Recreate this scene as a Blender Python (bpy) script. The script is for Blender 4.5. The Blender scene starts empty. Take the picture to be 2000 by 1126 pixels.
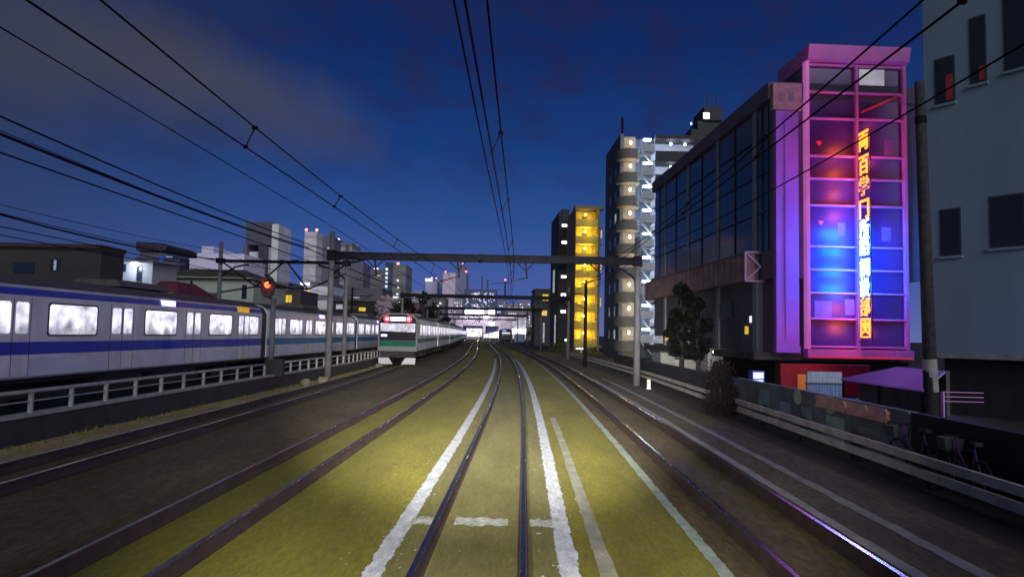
import bpy, math, random
from mathutils import Vector, Matrix
random.seed(7)
R = math.radians
scene = bpy.context.scene
col = scene.collection

# ------------------------------------------------------------------ camera
F = 1400.0                      # focal length in pixels of the 2000 px wide photograph
EYE = 2.41                      # driver's eye above the rail head
PITCH, ROLL = 3.64, 1.15
cam_d = bpy.data.cameras.new('camera'); cam = bpy.data.objects.new('camera', cam_d); col.objects.link(cam)
cam_d.sensor_width = 36.0; cam_d.lens = 36.0 * F / 2000.0
cam_d.clip_start = 0.1; cam_d.clip_end = 6000
CM = Matrix.Translation((0, 0, EYE)) @ Matrix.Rotation(R(90 + PITCH), 4, 'X') @ Matrix.Rotation(R(ROLL), 4, 'Z')
cam.matrix_world = CM
scene.camera = cam
scene.view_settings.view_transform = 'Standard'; scene.view_settings.look = 'None'
scene.view_settings.exposure = 0.0; scene.view_settings.gamma = 1.0
try:
    scene.cycles.use_denoising = True
    scene.cycles.max_bounces = 6; scene.cycles.sample_clamp_indirect = 4.0
except Exception: pass

# ------------------------------------------------------------------ world: night sky after dusk
world = bpy.data.worlds.new('World'); scene.world = world; world.use_nodes = True
wn = world.node_tree.nodes; wl = world.node_tree.links
for n in list(wn): wn.remove(n)
def N(t, **kw):
    n = wn.new(t)
    for k, v in kw.items(): setattr(n, k, v)
    return n
out = N('ShaderNodeOutputWorld'); bg = N('ShaderNodeBackground'); wl.new(bg.outputs[0], out.inputs[0])
tc = N('ShaderNodeTexCoord'); sep = N('ShaderNodeSeparateXYZ'); wl.new(tc.outputs['Generated'], sep.inputs[0])
ramp = N('ShaderNodeValToRGB'); wl.new(sep.outputs['Z'], ramp.inputs[0])
cr = ramp.color_ramp
stops = [(0.0, (.11, .14, .37)), (.06, (.062, .108, .355)), (.15, (.027, .080, .285)), (.25, (.010, .045, .195)),
         (.36, (.0062, .025, .125)), (.55, (.005, .012, .065)), (1.0, (.004, .006, .03))]
cr.elements[0].position = stops[0][0]; cr.elements[0].color = (*stops[0][1], 1)
cr.elements[1].position = 1.0; cr.elements[1].color = (*stops[-1][1], 1)
for p, c in stops[1:-1]:
    e = cr.elements.new(p); e.color = (*c, 1)
def wmath(op, a, b=None, c=None, clamp=False):
    n = N('ShaderNodeMath', operation=op); n.use_clamp = clamp
    for i, v in enumerate((a, b, c)):
        if v is None: continue
        if isinstance(v, (int, float)): n.inputs[i].default_value = v
        else: wl.new(v, n.inputs[i])
    return n.outputs[0]
def wmix(fac, a, b):
    n = N('ShaderNodeMix', data_type='RGBA')
    wl.new(fac, n.inputs['Factor'])
    for s, v in (('A', a), ('B', b)):
        tgt = [i for i in n.inputs if i.name == s and i.type == 'RGBA'][0]
        if isinstance(v, tuple): tgt.default_value = (*v, 1)
        else: wl.new(v, tgt)
    return [o for o in n.outputs if o.type == 'RGBA'][0]
az = wmath('ARCTAN2', sep.outputs['X'], sep.outputs['Y']); el = wmath('ARCSINE', sep.outputs['Z'])
# thin purple cloud mottling high up
mp = N('ShaderNodeMapping'); mp.inputs['Scale'].default_value = (1, 1, 1.9); wl.new(tc.outputs['Generated'], mp.inputs[0])
nz = N('ShaderNodeTexNoise'); nz.inputs['Scale'].default_value = 13; nz.inputs['Detail'].default_value = 6; nz.inputs['Roughness'].default_value = .55
wl.new(mp.outputs[0], nz.inputs['Vector'])
m1 = wmath('MULTIPLY_ADD', nz.outputs[0], 3.2, -1.35, clamp=True)
hi = wmath('MULTIPLY_ADD', el, 4.5, -.55, clamp=True)
m1 = wmath('MULTIPLY', wmath('MULTIPLY', m1, hi), .7)
c1 = wmix(m1, ramp.outputs[0], (.018, .016, .062))
# long grey wisp on the left, slanting down towards the middle
dx = wmath('SUBTRACT', az, -.40); dy = wmath('SUBTRACT', el, .292)
perp = wmath('ADD', wmath('MULTIPLY', dx, .13), wmath('MULTIPLY', dy, .99))
alng = wmath('ADD', wmath('MULTIPLY', dx, .99), wmath('MULTIPLY', dy, -.13))
nz2 = N('ShaderNodeTexNoise'); nz2.inputs['Scale'].default_value = 5; nz2.inputs['Detail'].default_value = 5
wl.new(tc.outputs['Generated'], nz2.inputs['Vector'])
pw = wmath('MULTIPLY_ADD', nz2.outputs[0], .16, -.08)
pp = wmath('ADD', perp, pw)
g1 = wmath('SUBTRACT', 1.0, wmath('ABSOLUTE', wmath('DIVIDE', pp, wmath('MAXIMUM', wmath('MULTIPLY_ADD', alng, -.24, .085), .05))), clamp=True)
g2 = wmath('SUBTRACT', 1.0, wmath('DIVIDE', wmath('SUBTRACT', alng, -.06), .29), clamp=True)
g = wmath('MULTIPLY', wmath('MULTIPLY', wmath('SMOOTH_MIN', g1, .9, .3), wmath('POWER', g2, .6)), .95, clamp=True)
c2 = wmix(g, c1, (.076, .074, .092))
# the left of the sky is greyer and darker
lf = wmath('MULTIPLY', wmath('MULTIPLY_ADD', az, -2.2, -.55, clamp=True), .75)
c3 = wmix(lf, c2, (.026, .036, .072))
wl.new(c3, bg.inputs['Color']); bg.inputs['Strength'].default_value = 1.0

# very soft fill sun, added to stand for dusk and city glow
sd = bpy.data.lights.new('dusk_fill', 'SUN'); sd.energy = 1.25; sd.angle = R(40); sd.color = (.93, .95, 1.0)
sun = bpy.data.objects.new('dusk_fill', sd); col.objects.link(sun)
sun.rotation_euler = (R(73), 0, R(20))

# ------------------------------------------------------------------ helpers
def W(px, py, Y):
    "point of the world seen at photo pixel (px, py) at distance Y ahead"
    d = CM.to_3x3() @ Vector(((px - 1000) / F, -(py - 563) / F, -1))
    t = Y / d.y
    return Vector((0, 0, EYE)) + d * t

class MB:
    def __init__(s): s.v = []; s.f = []; s.m = []
    def add(s, vs, fs, mi=0):
        b = len(s.v); s.v += [tuple(v) for v in vs]
        for f in fs: s.f.append([b + i for i in f]); s.m.append(mi)
        return s
    def box(s, x0, x1, y0, y1, z0, z1, mi=0):
        vs = [(x0,y0,z0),(x1,y0,z0),(x1,y1,z0),(x0,y1,z0),(x0,y0,z1),(x1,y0,z1),(x1,y1,z1),(x0,y1,z1)]
        return s.add(vs, [(0,3,2,1),(4,5,6,7),(0,1,5,4),(1,2,6,5),(2,3,7,6),(3,0,4,7)], mi)
    def bar(s, p, q, w, h=None, mi=0):
        p = Vector(p); q = Vector(q); h = h or w; d = (q - p).normalized()
        up = Vector((0,0,1)) if abs(d.z) < .95 else Vector((0,1,0))
        a = d.cross(up).normalized() * w / 2; b = a.cross(d).normalized() * h / 2
        vs = [p-a-b, p+a-b, p+a+b, p-a+b, q-a-b, q+a-b, q+a+b, q-a+b]
        return s.add(vs, [(0,1,2,3),(7,6,5,4),(0,4,5,1),(1,5,6,2),(2,6,7,3),(3,7,4,0)], mi)
    def tube(s, pts, r, n=6, mi=0, caps=True):
        pts = [Vector(p) for p in pts]; rs = r if isinstance(r, (list, tuple)) else [r] * len(pts)
        rings = []
        for i, p in enumerate(pts):
            d = (pts[min(i+1, len(pts)-1)] - pts[max(i-1, 0)]).normalized()
            up = Vector((0,0,1)) if abs(d.z) < .9 else Vector((0,1,0))
            a = d.cross(up).normalized(); b = a.cross(d).normalized()
            rings.append([p + (a*math.cos(2*math.pi*k/n) + b*math.sin(2*math.pi*k/n)) * rs[i] for k in range(n)])
        vs = [v for rg in rings for v in rg]; fs = []
        for i in range(len(pts)-1):
            for k in range(n):
                k2 = (k+1) % n; fs.append((i*n+k, (i+1)*n+k, (i+1)*n+k2, i*n+k2))
        if caps: fs.append(tuple(range(n))); fs.append(tuple(reversed(range((len(pts)-1)*n, len(pts)*n))))
        return s.add(vs, fs, mi)
    def prism(s, poly, axis, a0, a1, mi=0):
        "2D outline extruded along an axis"
        def P(u, v, w):
            return {'x': (w, u, v), 'y': (u, w, v), 'z': (u, v, w)}[axis]
        n = len(poly)
        vs = [P(u, v, a0) for u, v in poly] + [P(u, v, a1) for u, v in poly]
        fs = [tuple(range(n)), tuple(reversed(range(n, 2*n)))] + [(i, (i+1) % n, n+(i+1) % n, n+i) for i in range(n)]
        return s.add(vs, fs, mi)
    def ball(s, c, r, n=10, sz=1.0, mi=0):
        c = Vector(c); vs = [c + Vector((0,0,r*sz))]; m = max(4, n//2)
        for i in range(1, m):
            t = math.pi*i/m
            for k in range(n):
                a = 2*math.pi*k/n; vs.append(c + Vector((r*math.sin(t)*math.cos(a), r*math.sin(t)*math.sin(a), r*sz*math.cos(t))))
        vs.append(c - Vector((0,0,r*sz))); fs = []
        for k in range(n): fs.append((0, 1+k, 1+(k+1) % n)); fs.append((len(vs)-1, 1+(m-2)*n+(k+1) % n, 1+(m-2)*n+k))
        for i in range(m-2):
            for k in range(n): fs.append((1+i*n+k, 1+(i+1)*n+k, 1+(i+1)*n+(k+1) % n, 1+i*n+(k+1) % n))
        return s.add(vs, fs, mi)
    def build(s, name, mats, parent=None, smooth=False):
        me = bpy.data.meshes.new(name); me.from_pydata(s.v, [], s.f)
        if not isinstance(mats, (list, tuple)): mats = [mats]
        for m in mats: me.materials.append(m)
        if len(mats) > 1: me.polygons.foreach_set('material_index', s.m)
        if smooth: me.polygons.foreach_set('use_smooth', [True]*len(s.f))
        me.validate(); me.update()
        import bmesh
        bm = bmesh.new(); bm.from_mesh(me); bmesh.ops.recalc_face_normals(bm, faces=bm.faces); bm.to_mesh(me); bm.free()
        o = bpy.data.objects.new(name, me); col.objects.link(o)
        if parent: o.parent = parent
        return o

def tag(o, label, cat, group=None):
    o['label'] = label; o['category'] = cat
    if group: o['group'] = group
    return o
def thing(name, label, cat, loc=(0,0,0), rz=0.0, group=None):
    o = bpy.data.objects.new(name, None); o.empty_display_size = .2; col.objects.link(o)
    o.location = loc; o.rotation_euler = (0, 0, rz)
    return tag(o, label, cat, group)
def struct(name, mb, m, kind='structure'):
    o = mb.build(name, m); o['kind'] = kind; return o
def copy_tree(o, parent=None):
    c = o.copy(); col.objects.link(c)
    if parent is not None: c.parent = parent
    for ch in list(o.children): copy_tree(ch, c)
    return c
def lamp(name, kind, loc, energy, color, parent=None, size=.1, **kw):
    d = bpy.data.lights.new(name, kind); d.energy = energy; d.color = color
    if kind in ('POINT', 'SPOT'): d.shadow_soft_size = size
    for k, v in kw.items(): setattr(d, k, v)
    o = bpy.data.objects.new(name, d); col.objects.link(o); o.location = loc
    if parent: o.parent = parent
    return o
def aim(o, target):
    o.rotation_euler = (Vector(target) - o.location).to_track_quat('-Z', 'Y').to_euler()

# ------------------------------------------------------------------ materials
def mat(name, c, rough=.8, metal=0.0, var=.25, scale=2.0, bump=0.0, stretch=(1,1,1), c2=None, spec=None, detail=5, grain=0.0, gscale=9.0):
    m = bpy.data.materials.new(name); m.use_nodes = True
    nt = m.node_tree; b = nt.nodes['Principled BSDF']
    b.inputs['Roughness'].default_value = rough; b.inputs['Metallic'].default_value = metal
    if spec is not None: b.inputs['Specular IOR Level'].default_value = spec
    t = nt.nodes.new('ShaderNodeTexCoord'); mp = nt.nodes.new('ShaderNodeMapping'); mp.inputs['Scale'].default_value = stretch
    nt.links.new(t.outputs['Object'], mp.inputs[0])
    nz = nt.nodes.new('ShaderNodeTexNoise'); nz.inputs['Scale'].default_value = scale; nz.inputs['Detail'].default_value = detail; nz.inputs['Roughness'].default_value = .6
    nt.links.new(mp.outputs[0], nz.inputs['Vector'])
    rp = nt.nodes.new('ShaderNodeValToRGB'); nt.links.new(nz.outputs[0], rp.inputs[0])
    a = [max(0, x*(1-var)) for x in c]; d = list(c2) if c2 else [min(1, x*(1+var)) for x in c]
    rp.color_ramp.elements[0].position = .3; rp.color_ramp.elements[0].color = (*a, 1)
    rp.color_ramp.elements[1].position = .7; rp.color_ramp.elements[1].color = (*d, 1)
    csock = rp.outputs[0]
    if grain:
        n3 = nt.nodes.new('ShaderNodeTexNoise'); n3.inputs['Scale'].default_value = gscale; n3.inputs['Detail'].default_value = 4; n3.inputs['Roughness'].default_value = .75
        nt.links.new(mp.outputs[0], n3.inputs['Vector'])
        mr = nt.nodes.new('ShaderNodeMapRange'); mr.inputs[1].default_value = .32; mr.inputs[2].default_value = .68; mr.inputs[3].default_value = 1-grain; mr.inputs[4].default_value = 1+grain
        nt.links.new(n3.outputs[0], mr.inputs[0])
        vm = nt.nodes.new('ShaderNodeVectorMath'); vm.operation = 'SCALE'; nt.links.new(csock, vm.inputs[0]); nt.links.new(mr.outputs[0], vm.inputs['Scale']); csock = vm.outputs[0]
    nt.links.new(csock, b.inputs['Base Color'])
    if bump:
        bp = nt.nodes.new('ShaderNodeBump'); bp.inputs['Strength'].default_value = bump; bp.inputs['Distance'].default_value = .05
        n2 = nt.nodes.new('ShaderNodeTexNoise'); n2.inputs['Scale'].default_value = scale*6; n2.inputs['Detail'].default_value = 3
        nt.links.new(mp.outputs[0], n2.inputs['Vector']); nt.links.new(n2.outputs[0], bp.inputs['Height']); nt.links.new(bp.outputs[0], b.inputs['Normal'])
    return m
def glow(name, c, s=1.0, var=0.0, scale=1.5, stretch=(1,1,1)):
    m = bpy.data.materials.new(name); m.use_nodes = True; nt = m.node_tree
    b = nt.nodes['Principled BSDF']; b.inputs['Base Color'].default_value = (*[min(1, x*.3) for x in c], 1); b.inputs['Roughness'].default_value = .4
    b.inputs['Emission Color'].default_value = (*c, 1); b.inputs['Emission Strength'].default_value = s
    if var:
        t = nt.nodes.new('ShaderNodeTexCoord'); mp = nt.nodes.new('ShaderNodeMapping'); mp.inputs['Scale'].default_value = stretch
        nt.links.new(t.outputs['Object'], mp.inputs[0])
        nz = nt.nodes.new('ShaderNodeTexNoise'); nz.inputs['Scale'].default_value = scale; nz.inputs['Detail'].default_value = 3
        nt.links.new(mp.outputs[0], nz.inputs['Vector'])
        mr = nt.nodes.new('ShaderNodeMapRange'); mr.inputs[1].default_value = .32; mr.inputs[2].default_value = .6
        mr.inputs[3].default_value = s*(1-var); mr.inputs[4].default_value = s
        nt.links.new(nz.outputs[0], mr.inputs[0]); nt.links.new(mr.outputs[0], b.inputs['Emission Strength'])
    return m
def banded(name, c, c2, period=3.2, share=.45, rough=.7, xper=None, xshare=.35):
    "wall with rows of windows told apart only as bands (far towers)"
    m = mat(name, c, rough, var=.18, scale=.25); nt = m.node_tree; b = nt.nodes['Principled BSDF']
    src = b.inputs['Base Color'].links[0].from_socket
    t = nt.nodes.new('ShaderNodeTexCoord'); sp = nt.nodes.new('ShaderNodeSeparateXYZ'); nt.links.new(t.outputs['Object'], sp.inputs[0])
    def M(op, a, bb=None):
        n = nt.nodes.new('ShaderNodeMath'); n.operation = op
        for i, v in enumerate((a, bb)):
            if v is None: continue
            if isinstance(v, (int, float)): n.inputs[i].default_value = v
            else: nt.links.new(v, n.inputs[i])
        return n.outputs[0]
    f = M('LESS_THAN', M('FRACT', M('DIVIDE', sp.outputs['Z'], period)), share)
    if xper:
        fx = M('GREATER_THAN', M('FRACT', M('DIVIDE', M('ADD', sp.outputs['X'], sp.outputs['Y']), xper)), xshare)
        f = M('MULTIPLY', f, fx)
    mx = nt.nodes.new('ShaderNodeMix'); mx.data_type = 'RGBA'; nt.links.new(f, mx.inputs['Factor'])
    A = [i for i in mx.inputs if i.type == 'RGBA']; nt.links.new(src, A[0]); A[1].default_value = (*c2, 1)
    nt.links.new([o for o in mx.outputs if o.type == 'RGBA'][0], b.inputs['Base Color'])
    return m

M_ = {}
M_['ground'] = mat('ground_soil', (.030, .027, .022), .95, var=.4, scale=.6)
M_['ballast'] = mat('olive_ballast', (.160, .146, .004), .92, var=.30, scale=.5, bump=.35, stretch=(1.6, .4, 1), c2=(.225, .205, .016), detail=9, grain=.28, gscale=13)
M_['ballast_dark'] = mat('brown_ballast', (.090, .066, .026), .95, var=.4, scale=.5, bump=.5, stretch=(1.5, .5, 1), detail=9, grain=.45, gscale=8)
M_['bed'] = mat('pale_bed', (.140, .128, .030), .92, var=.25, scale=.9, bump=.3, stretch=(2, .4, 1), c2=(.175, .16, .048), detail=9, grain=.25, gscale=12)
M_['verge'] = mat('sandy_verge', (.36, .27, .12), .95, var=.35, scale=.8, bump=.4, stretch=(1, .5, 1), grain=.3, gscale=6)  # beige raised to carry the train light falling on the verge
M_['white'] = mat('worn_white_paint', (.46, .49, .57), .8, var=.3, scale=4, stretch=(2, .7, 1), c2=(.62, .66, .75), detail=8, grain=.25, gscale=10)
M_['pale_line'] = mat('faded_pale_paint', (.30, .36, .31), .85, var=.35, scale=3, detail=8)
M_['grey_line'] = mat('grey_strip', (.26, .25, .20), .85, var=.3, scale=3)
M_['rail_side'] = mat('rusty_rail', (.045, .026, .022), .75, var=.4, scale=3)
M_['rail_top'] = mat('polished_rail', (.46, .39, .29), .27, 1.0, var=.15, scale=2)
M_['concrete'] = mat('concrete', (.30, .29, .27), .9, var=.3, scale=2.5)
M_['concrete_dark'] = mat('dark_concrete', (.10, .095, .09), .9, var=.3, scale=2)
M_['wall_dark'] = mat('stained_black_wall', (.028, .025, .026), .9, var=.4, scale=1.5)
M_['steel_dark'] = mat('dark_steel', (.013, .013, .020), .85, .0, spec=.1, var=.3, scale=3)
M_['steel_pole'] = mat('galvanised_steel', (.13, .128, .14), .7, .1, var=.3, scale=2)
M_['handrail'] = mat('grey_handrail', (.42, .40, .40), .5, .4, var=.25, scale=4)
M_['wire'] = mat('black_wire', (.008, .008, .011), .8, spec=.05, var=.2)
M_['car_body'] = mat('brushed_train_steel', (.62, .615, .625), .42, .25, var=.2, scale=1.6, stretch=(1, 1, .35), detail=8)
M_['car_lower'] = mat('train_lower_panel', (.56, .58, .66), .42, .3, var=.14, scale=.8)
M_['car_lit_side'] = mat('lit_train_steel', (.62, .63, .68), .4, .25, var=.1, scale=.8)  # light on the train's sides put into this steel's colour
M_['cab_silver'] = mat('cab_silver', (.13, .13, .145), .5, .0, var=.1, spec=.2)
M_['car_roof'] = mat('train_roof', (.10, .085, .09), .7, .2, var=.2)
M_['car_under'] = mat('train_underframe', (.012, .011, .013), .8, var=.4)
M_['rubber'] = mat('black_rubber', (.015, .015, .018), .6, var=.2)
M_['stripe_blue'] = mat('deep_blue_stripe', (.010, .030, .36), .4, var=.15)  # blue and cyan are one stripe, difference in light put into colour
M_['stripe_cyan'] = mat('cyan_blue_stripe', (.008, .16, .36), .4, var=.15)  # same stripe, light on the farther cars put into the colour
M_['stripe_green'] = mat('green_stripe', (.002, .075, .050), .5, var=.2, spec=.1)
M_['stripe_teal'] = mat('teal_stripe', (.012, .11, .15), .4, var=.2)
M_['lit_car'] = glow('lit_train_window', (.90, .87, 1.0), 1.15, var=.55, scale=1.6, stretch=(1, 1.6, .9))
def lit_interior(name, c, s):
    m = glow(name, c, s); nt = m.node_tree; b = nt.nodes['Principled BSDF']
    t = nt.nodes.new('ShaderNodeTexCoord'); sp = nt.nodes.new('ShaderNodeSeparateXYZ'); nt.links.new(t.outputs['Object'], sp.inputs[0])
    def M(op, a, bb=None, cc=None, cl=False):
        n = nt.nodes.new('ShaderNodeMath'); n.operation = op; n.use_clamp = cl
        for i, v in enumerate((a, bb, cc)):
            if v is None: continue
            if isinstance(v, (int, float)): n.inputs[i].default_value = v
            else: nt.links.new(v, n.inputs[i])
        return n.outputs[0]
    n1 = nt.nodes.new('ShaderNodeTexNoise'); n1.noise_dimensions = '1D'; n1.inputs['Scale'].default_value = 1.7; n1.inputs['Detail'].default_value = 2
    nt.links.new(sp.outputs['Y'], n1.inputs['W'])
    head = M('MULTIPLY_ADD', n1.outputs[0], .95, 2.0)                # how high the people inside reach
    ppl = M('MULTIPLY', M('SUBTRACT', head, sp.outputs['Z']), 3.5, None, True)
    n2 = nt.nodes.new('ShaderNodeTexNoise'); n2.inputs['Scale'].default_value = 2.2; n2.inputs['Detail'].default_value = 3
    mp = nt.nodes.new('ShaderNodeMapping'); mp.inputs['Scale'].default_value = (1, 1, 1.6); nt.links.new(t.outputs['Object'], mp.inputs[0]); nt.links.new(mp.outputs[0], n2.inputs['Vector'])
    far = M('MULTIPLY_ADD', n2.outputs[0], 1.7, -.15)
    tot = M('MULTIPLY', M('MULTIPLY', far, M('MULTIPLY_ADD', ppl, -.62, 1.0)), s)
    nt.links.new(M('MAXIMUM', tot, .12), b.inputs['Emission Strength'])
    return m
M_['lit_car'] = lit_interior('lit_train_interior', (.88, .85, 1.0), 1.45)
M_['lit_car_far'] = glow('lit_far_train_window', (.86, .86, 1.0), 1.0, var=.3)
M_['mask'] = mat('black_train_mask', (.008, .003, .011), .5, var=.2, spec=.1)
M_['red_lamp'] = glow('red_tail_lamp', (1.0, .01, .06), 2.2)
M_['white_lamp'] = glow('white_lamp', (.92, .93, 1.0), 4.0)
M_['cool_lamp'] = glow('cool_white_lamp', (.80, .88, 1.0), 9.0)
M_['warm_lamp'] = glow('warm_lamp', (1.0, .80, .50), 9.0)
M_['yellow_lamp'] = glow('yellow_lamp', (1.0, .78, .22), 7.0)
M_['violet_sign'] = glow('violet_display', (.52, .48, 1.0), 2.0)
M_['amber_sign'] = glow('amber_display', (1.0, .50, .02), .6, var=.5, scale=8)
M_['window_white'] = glow('lit_window_white', (.85, .86, 1.0), 1.3, var=.4, scale=1)
M_['window_soft'] = glow('lit_window_soft', (.62, .62, .72), .5, var=.5, scale=1)
M_['window_city'] = glow('lit_window_city', (.88, .80, .98), .85, var=.3, scale=1)
M_['window_warm'] = glow('lit_window_warm', (1.0, .62, .12), .9, var=.4)
M_['window_yellow'] = glow('lit_window_yellow', (1.0, .66, .04), .8, var=.4, scale=3)
M_['spire_violet'] = glow('violet_tower_light', (.50, .16, 1.0), 1.4)
M_['beacon'] = glow('red_beacon', (1.0, .20, .12), 4.0)
M_['dark_glass'] = mat('dark_glass', (.010, .016, .045), .12, .0, var=.4, scale=.15, spec=.45)
M_['window_dark'] = mat('unlit_window', (.020, .032, .045), .2, var=.3, scale=.6)
M_['frame_dark'] = mat('dark_frame', (.05, .055, .07), .6, var=.2)

# ------------------------------------------------------------------ where the tracks run
def path0(Z):
    "lateral position of our own track's centre, Z metres ahead"
    if Z < 15: return -.53 + .018*Z
    if Z < 95: return -.26 + .018*(Z-15) - (.061/80)*(Z-15)**2/2
    return -1.26 - .043*(Z-95)
def path(off):
    return lambda Z: path0(Z) + off + (off*.0006*max(0, Z-40) if off < 0 else 0)
T0, T2, T3 = path(0), path(-3.66), path(3.94)
_t1 = path(-7.93)
def T1(Z): return _t1(Z) - .50*math.exp(-((Z-64)/26)**2)
def zs(z0, z1):
    r = []; z = z0
    while z < z1:
        r.append(z); z += 1.2 if z < 60 else (4 if z < 150 else 12)
    r.append(z1); return r

# ------------------------------------------------------------------ ground
GZ = -.20
struct('ground', MB().add([(-3500,-60,GZ-.012),(3500,-60,GZ-.012),(3500,5000,GZ-.012),(-3500,5000,GZ-.012)], [(0,1,2,3)]), M_['ground'])
def strip(name, fl, fr, z, m, z0=-10, z1=420, rag=0.0, kind='structure', step=None):
    pts = zs(z0, z1)
    if step:
        pts = []; q = z0
        while q < z1: pts.append(q); q += step if q < 45 else step*5
        pts.append(z1)
    vs = []; fs = []; wob = [0, 0]
    for q in pts:
        for s in (0, 1):
            wob[s] = wob[s]*.25 + random.uniform(-1, 1)*rag*random.choice((.4, .7, 1.0, 1.5))
        vs += [(fl(q) + wob[0], q, z), (fr(q) + wob[1], q, z)]
    for i in range(len(pts)-1): fs.append((2*i, 2*i+1, 2*i+3, 2*i+2))
    return struct(name, MB().add(vs, fs), m, kind)
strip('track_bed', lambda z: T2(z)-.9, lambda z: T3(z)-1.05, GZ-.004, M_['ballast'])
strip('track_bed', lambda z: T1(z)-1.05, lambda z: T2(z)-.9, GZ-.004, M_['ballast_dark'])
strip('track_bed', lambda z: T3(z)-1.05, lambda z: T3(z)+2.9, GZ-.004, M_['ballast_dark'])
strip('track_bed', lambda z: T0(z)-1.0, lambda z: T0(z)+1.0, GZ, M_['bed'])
strip('verge', lambda z: -12.2+.02*z if z < 50 else T1(z)-3.3, lambda z: T1(z)-1.05, GZ-.002, M_['verge'])
strip('painted_line', lambda z: T0(z)-1.17, lambda z: T0(z)-.95, GZ+.006, M_['white'], z0=2, z1=75, rag=.018, step=.07)
strip('painted_line', lambda z: T0(z)+.97, lambda z: T0(z)+1.20, GZ+.006, M_['white'], z0=2, z1=75, rag=.018, step=.07)
strip('painted_line', lambda z: T0(z)+2.74, lambda z: T0(z)+2.90, GZ+.006, M_['pale_line'], z0=2, z1=75, rag=.014, step=.09)
strip('painted_line', lambda z: T0(z)+1.42, lambda z: T0(z)+1.60, GZ+.004, M_['grey_line'], z0=2, z1=23, rag=.012, step=.3)
strip('painted_line', lambda z: T3(z)+.98, lambda z: T3(z)+1.16, GZ+.004, M_['concrete'], z0=2, z1=60, rag=.012, step=.3)
strip('painted_line', lambda z: T3(z)+1.75, lambda z: T3(z)+1.95, GZ+.004, M_['grey_line'], z0=2, z1=45, rag=.02, step=.3)
M_['faint'] = mat('faint_white_paint', (.30, .32, .29), .85, var=.45, scale=5, detail=9, grain=.4, gscale=14, c2=(.55, .58, .56))
for a, b in ((-.98, -.62), (-.38, .36), (.66, .98)):
    mb = MB(); n = 12; vs = []; fs = []
    for i in range(n+1):
        x = T0(10) + a + (b-a)*i/n
        vs += [(x, 9.95 + random.uniform(-.08, .04), GZ+.008), (x, 10.32 + random.uniform(-.05, .09), GZ+.008)]
    for i in range(n): fs.append((2*i, 2*i+2, 2*i+3, 2*i+1))
    struct('painted_line', mb.add(vs, fs), M_['faint'])

fl = MB()
for i in range(420):
    q = 7 + 20*random.random(); x = T0(q) + random.choice((-1.06, 1.08)) + random.gauss(0, .34); r_ = random.uniform(.006, .028)
    if abs(abs(x - T0(q)) - .567) < .10: continue
    n = 5; fl.add([(x + r_*random.uniform(.4, 1.2)*math.cos(k*2*math.pi/n), q + 1.7*r_*random.uniform(.4, 1.2)*math.sin(k*2*math.pi/n), GZ+.005) for k in range(n)], [tuple(range(n))])
struct('paint_flecks', fl, M_['faint'], 'stuff')
# ------------------------------------------------------------------ tracks
RAIL = [(-.065, -.19), (.065, -.19), (.065, -.175), (.012, -.155), (.012, -.05), (.034, -.04), (.036, -.006), (.030, 0), (-.030, 0), (-.036, -.006), (-.034, -.04), (-.012, -.05), (-.012, -.155), (-.065, -.175)]
def track(fn, label, z0=-6, z1=420):
    t = thing('railway_track', label, 'track', (0, 0, 0))
    for s in (-1, 1):
        pts = zs(z0, z1); n = len(RAIL); vs = []; fs = []; mi = []
        for q in pts:
            for u, w in RAIL: vs.append((fn(q) + s*.5665 + u, q, w))
        mb = MB(); mb.add(vs, [])
        for i in range(len(pts)-1):
            for k in range(n):
                k2 = (k+1) % n; mb.f.append([i*n+k, i*n+k2, (i+1)*n+k2, (i+1)*n+k]); mb.m.append(1 if k in (6, 7, 8) else 0)
        mb.build('rail', [M_['rail_side'], M_['rail_top']], t)
    return t
track(T0, 'track straight ahead between the two wide white painted lines')
track(T2, 'track curving past the right side of the stopped train')
track(T1, 'track under the train with red tail lamps, beside the sandy verge')
track(T3, 'track on the far right, beside the low guard rail')

# ------------------------------------------------------------------ our own train's head lamps
for s in (-1, 1):
    hx = -.53 + s*.55
    h = lamp('head_lamp', 'SPOT', (hx, .5, 3.0), 24000, (1.0, .95, .82), size=.08, spot_size=R(36), spot_blend=1.0); aim(h, (0, 60, -.2))
    h = lamp('head_lamp', 'SPOT', (hx, .5, 2.9), 47000, (1.0, .95, .82), size=.08, spot_size=R(27), spot_blend=1.0); aim(h, (s*3.9, 46, -.2))
    h = lamp('head_lamp', 'SPOT', (hx, .5, 2.8), 2900, (1.0, .95, .82), size=.08, spot_size=R(64), spot_blend=1.0); aim(h, (0, 12, -.2))

# ------------------------------------------------------------------ left retaining wall with handrail
def wl_x(z): return -10.9 + .02*z if z < 45 else -10.0 + (T1(z) - T1(45))
wall = thing('retaining_wall', 'low black trackside wall carrying a grey handrail', 'wall', (0, 0, 0))
pts = zs(6, 140); vs = []; fs = []
for q in pts: vs += [(wl_x(q), q, GZ-.01), (wl_x(q), q, .38), (wl_x(q)-.3, q, .38), (wl_x(q)-.3, q, GZ-.01)]
for i in range(len(pts)-1):
    for k in range(4): fs.append((4*i+k, 4*i+(k+1) % 4, 4*i+4+(k+1) % 4, 4*i+4+k))
MB().add(vs, fs + [(3,2,1,0)]).build('wall_body', M_['wall_dark'], wall)
vs = []; fs = []
for q in pts: vs += [(wl_x(q)+.03, q, .38), (wl_x(q)+.03, q, .44), (wl_x(q)-.33, q, .44), (wl_x(q)-.33, q, .38)]
for i in range(len(pts)-1):
    for k in range(4): fs.append((4*i+k, 4*i+(k+1) % 4, 4*i+4+(k+1) % 4, 4*i+4+k))
MB().add(vs, fs + [(3,2,1,0)]).build('coping', M_['concrete'], wall)
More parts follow.
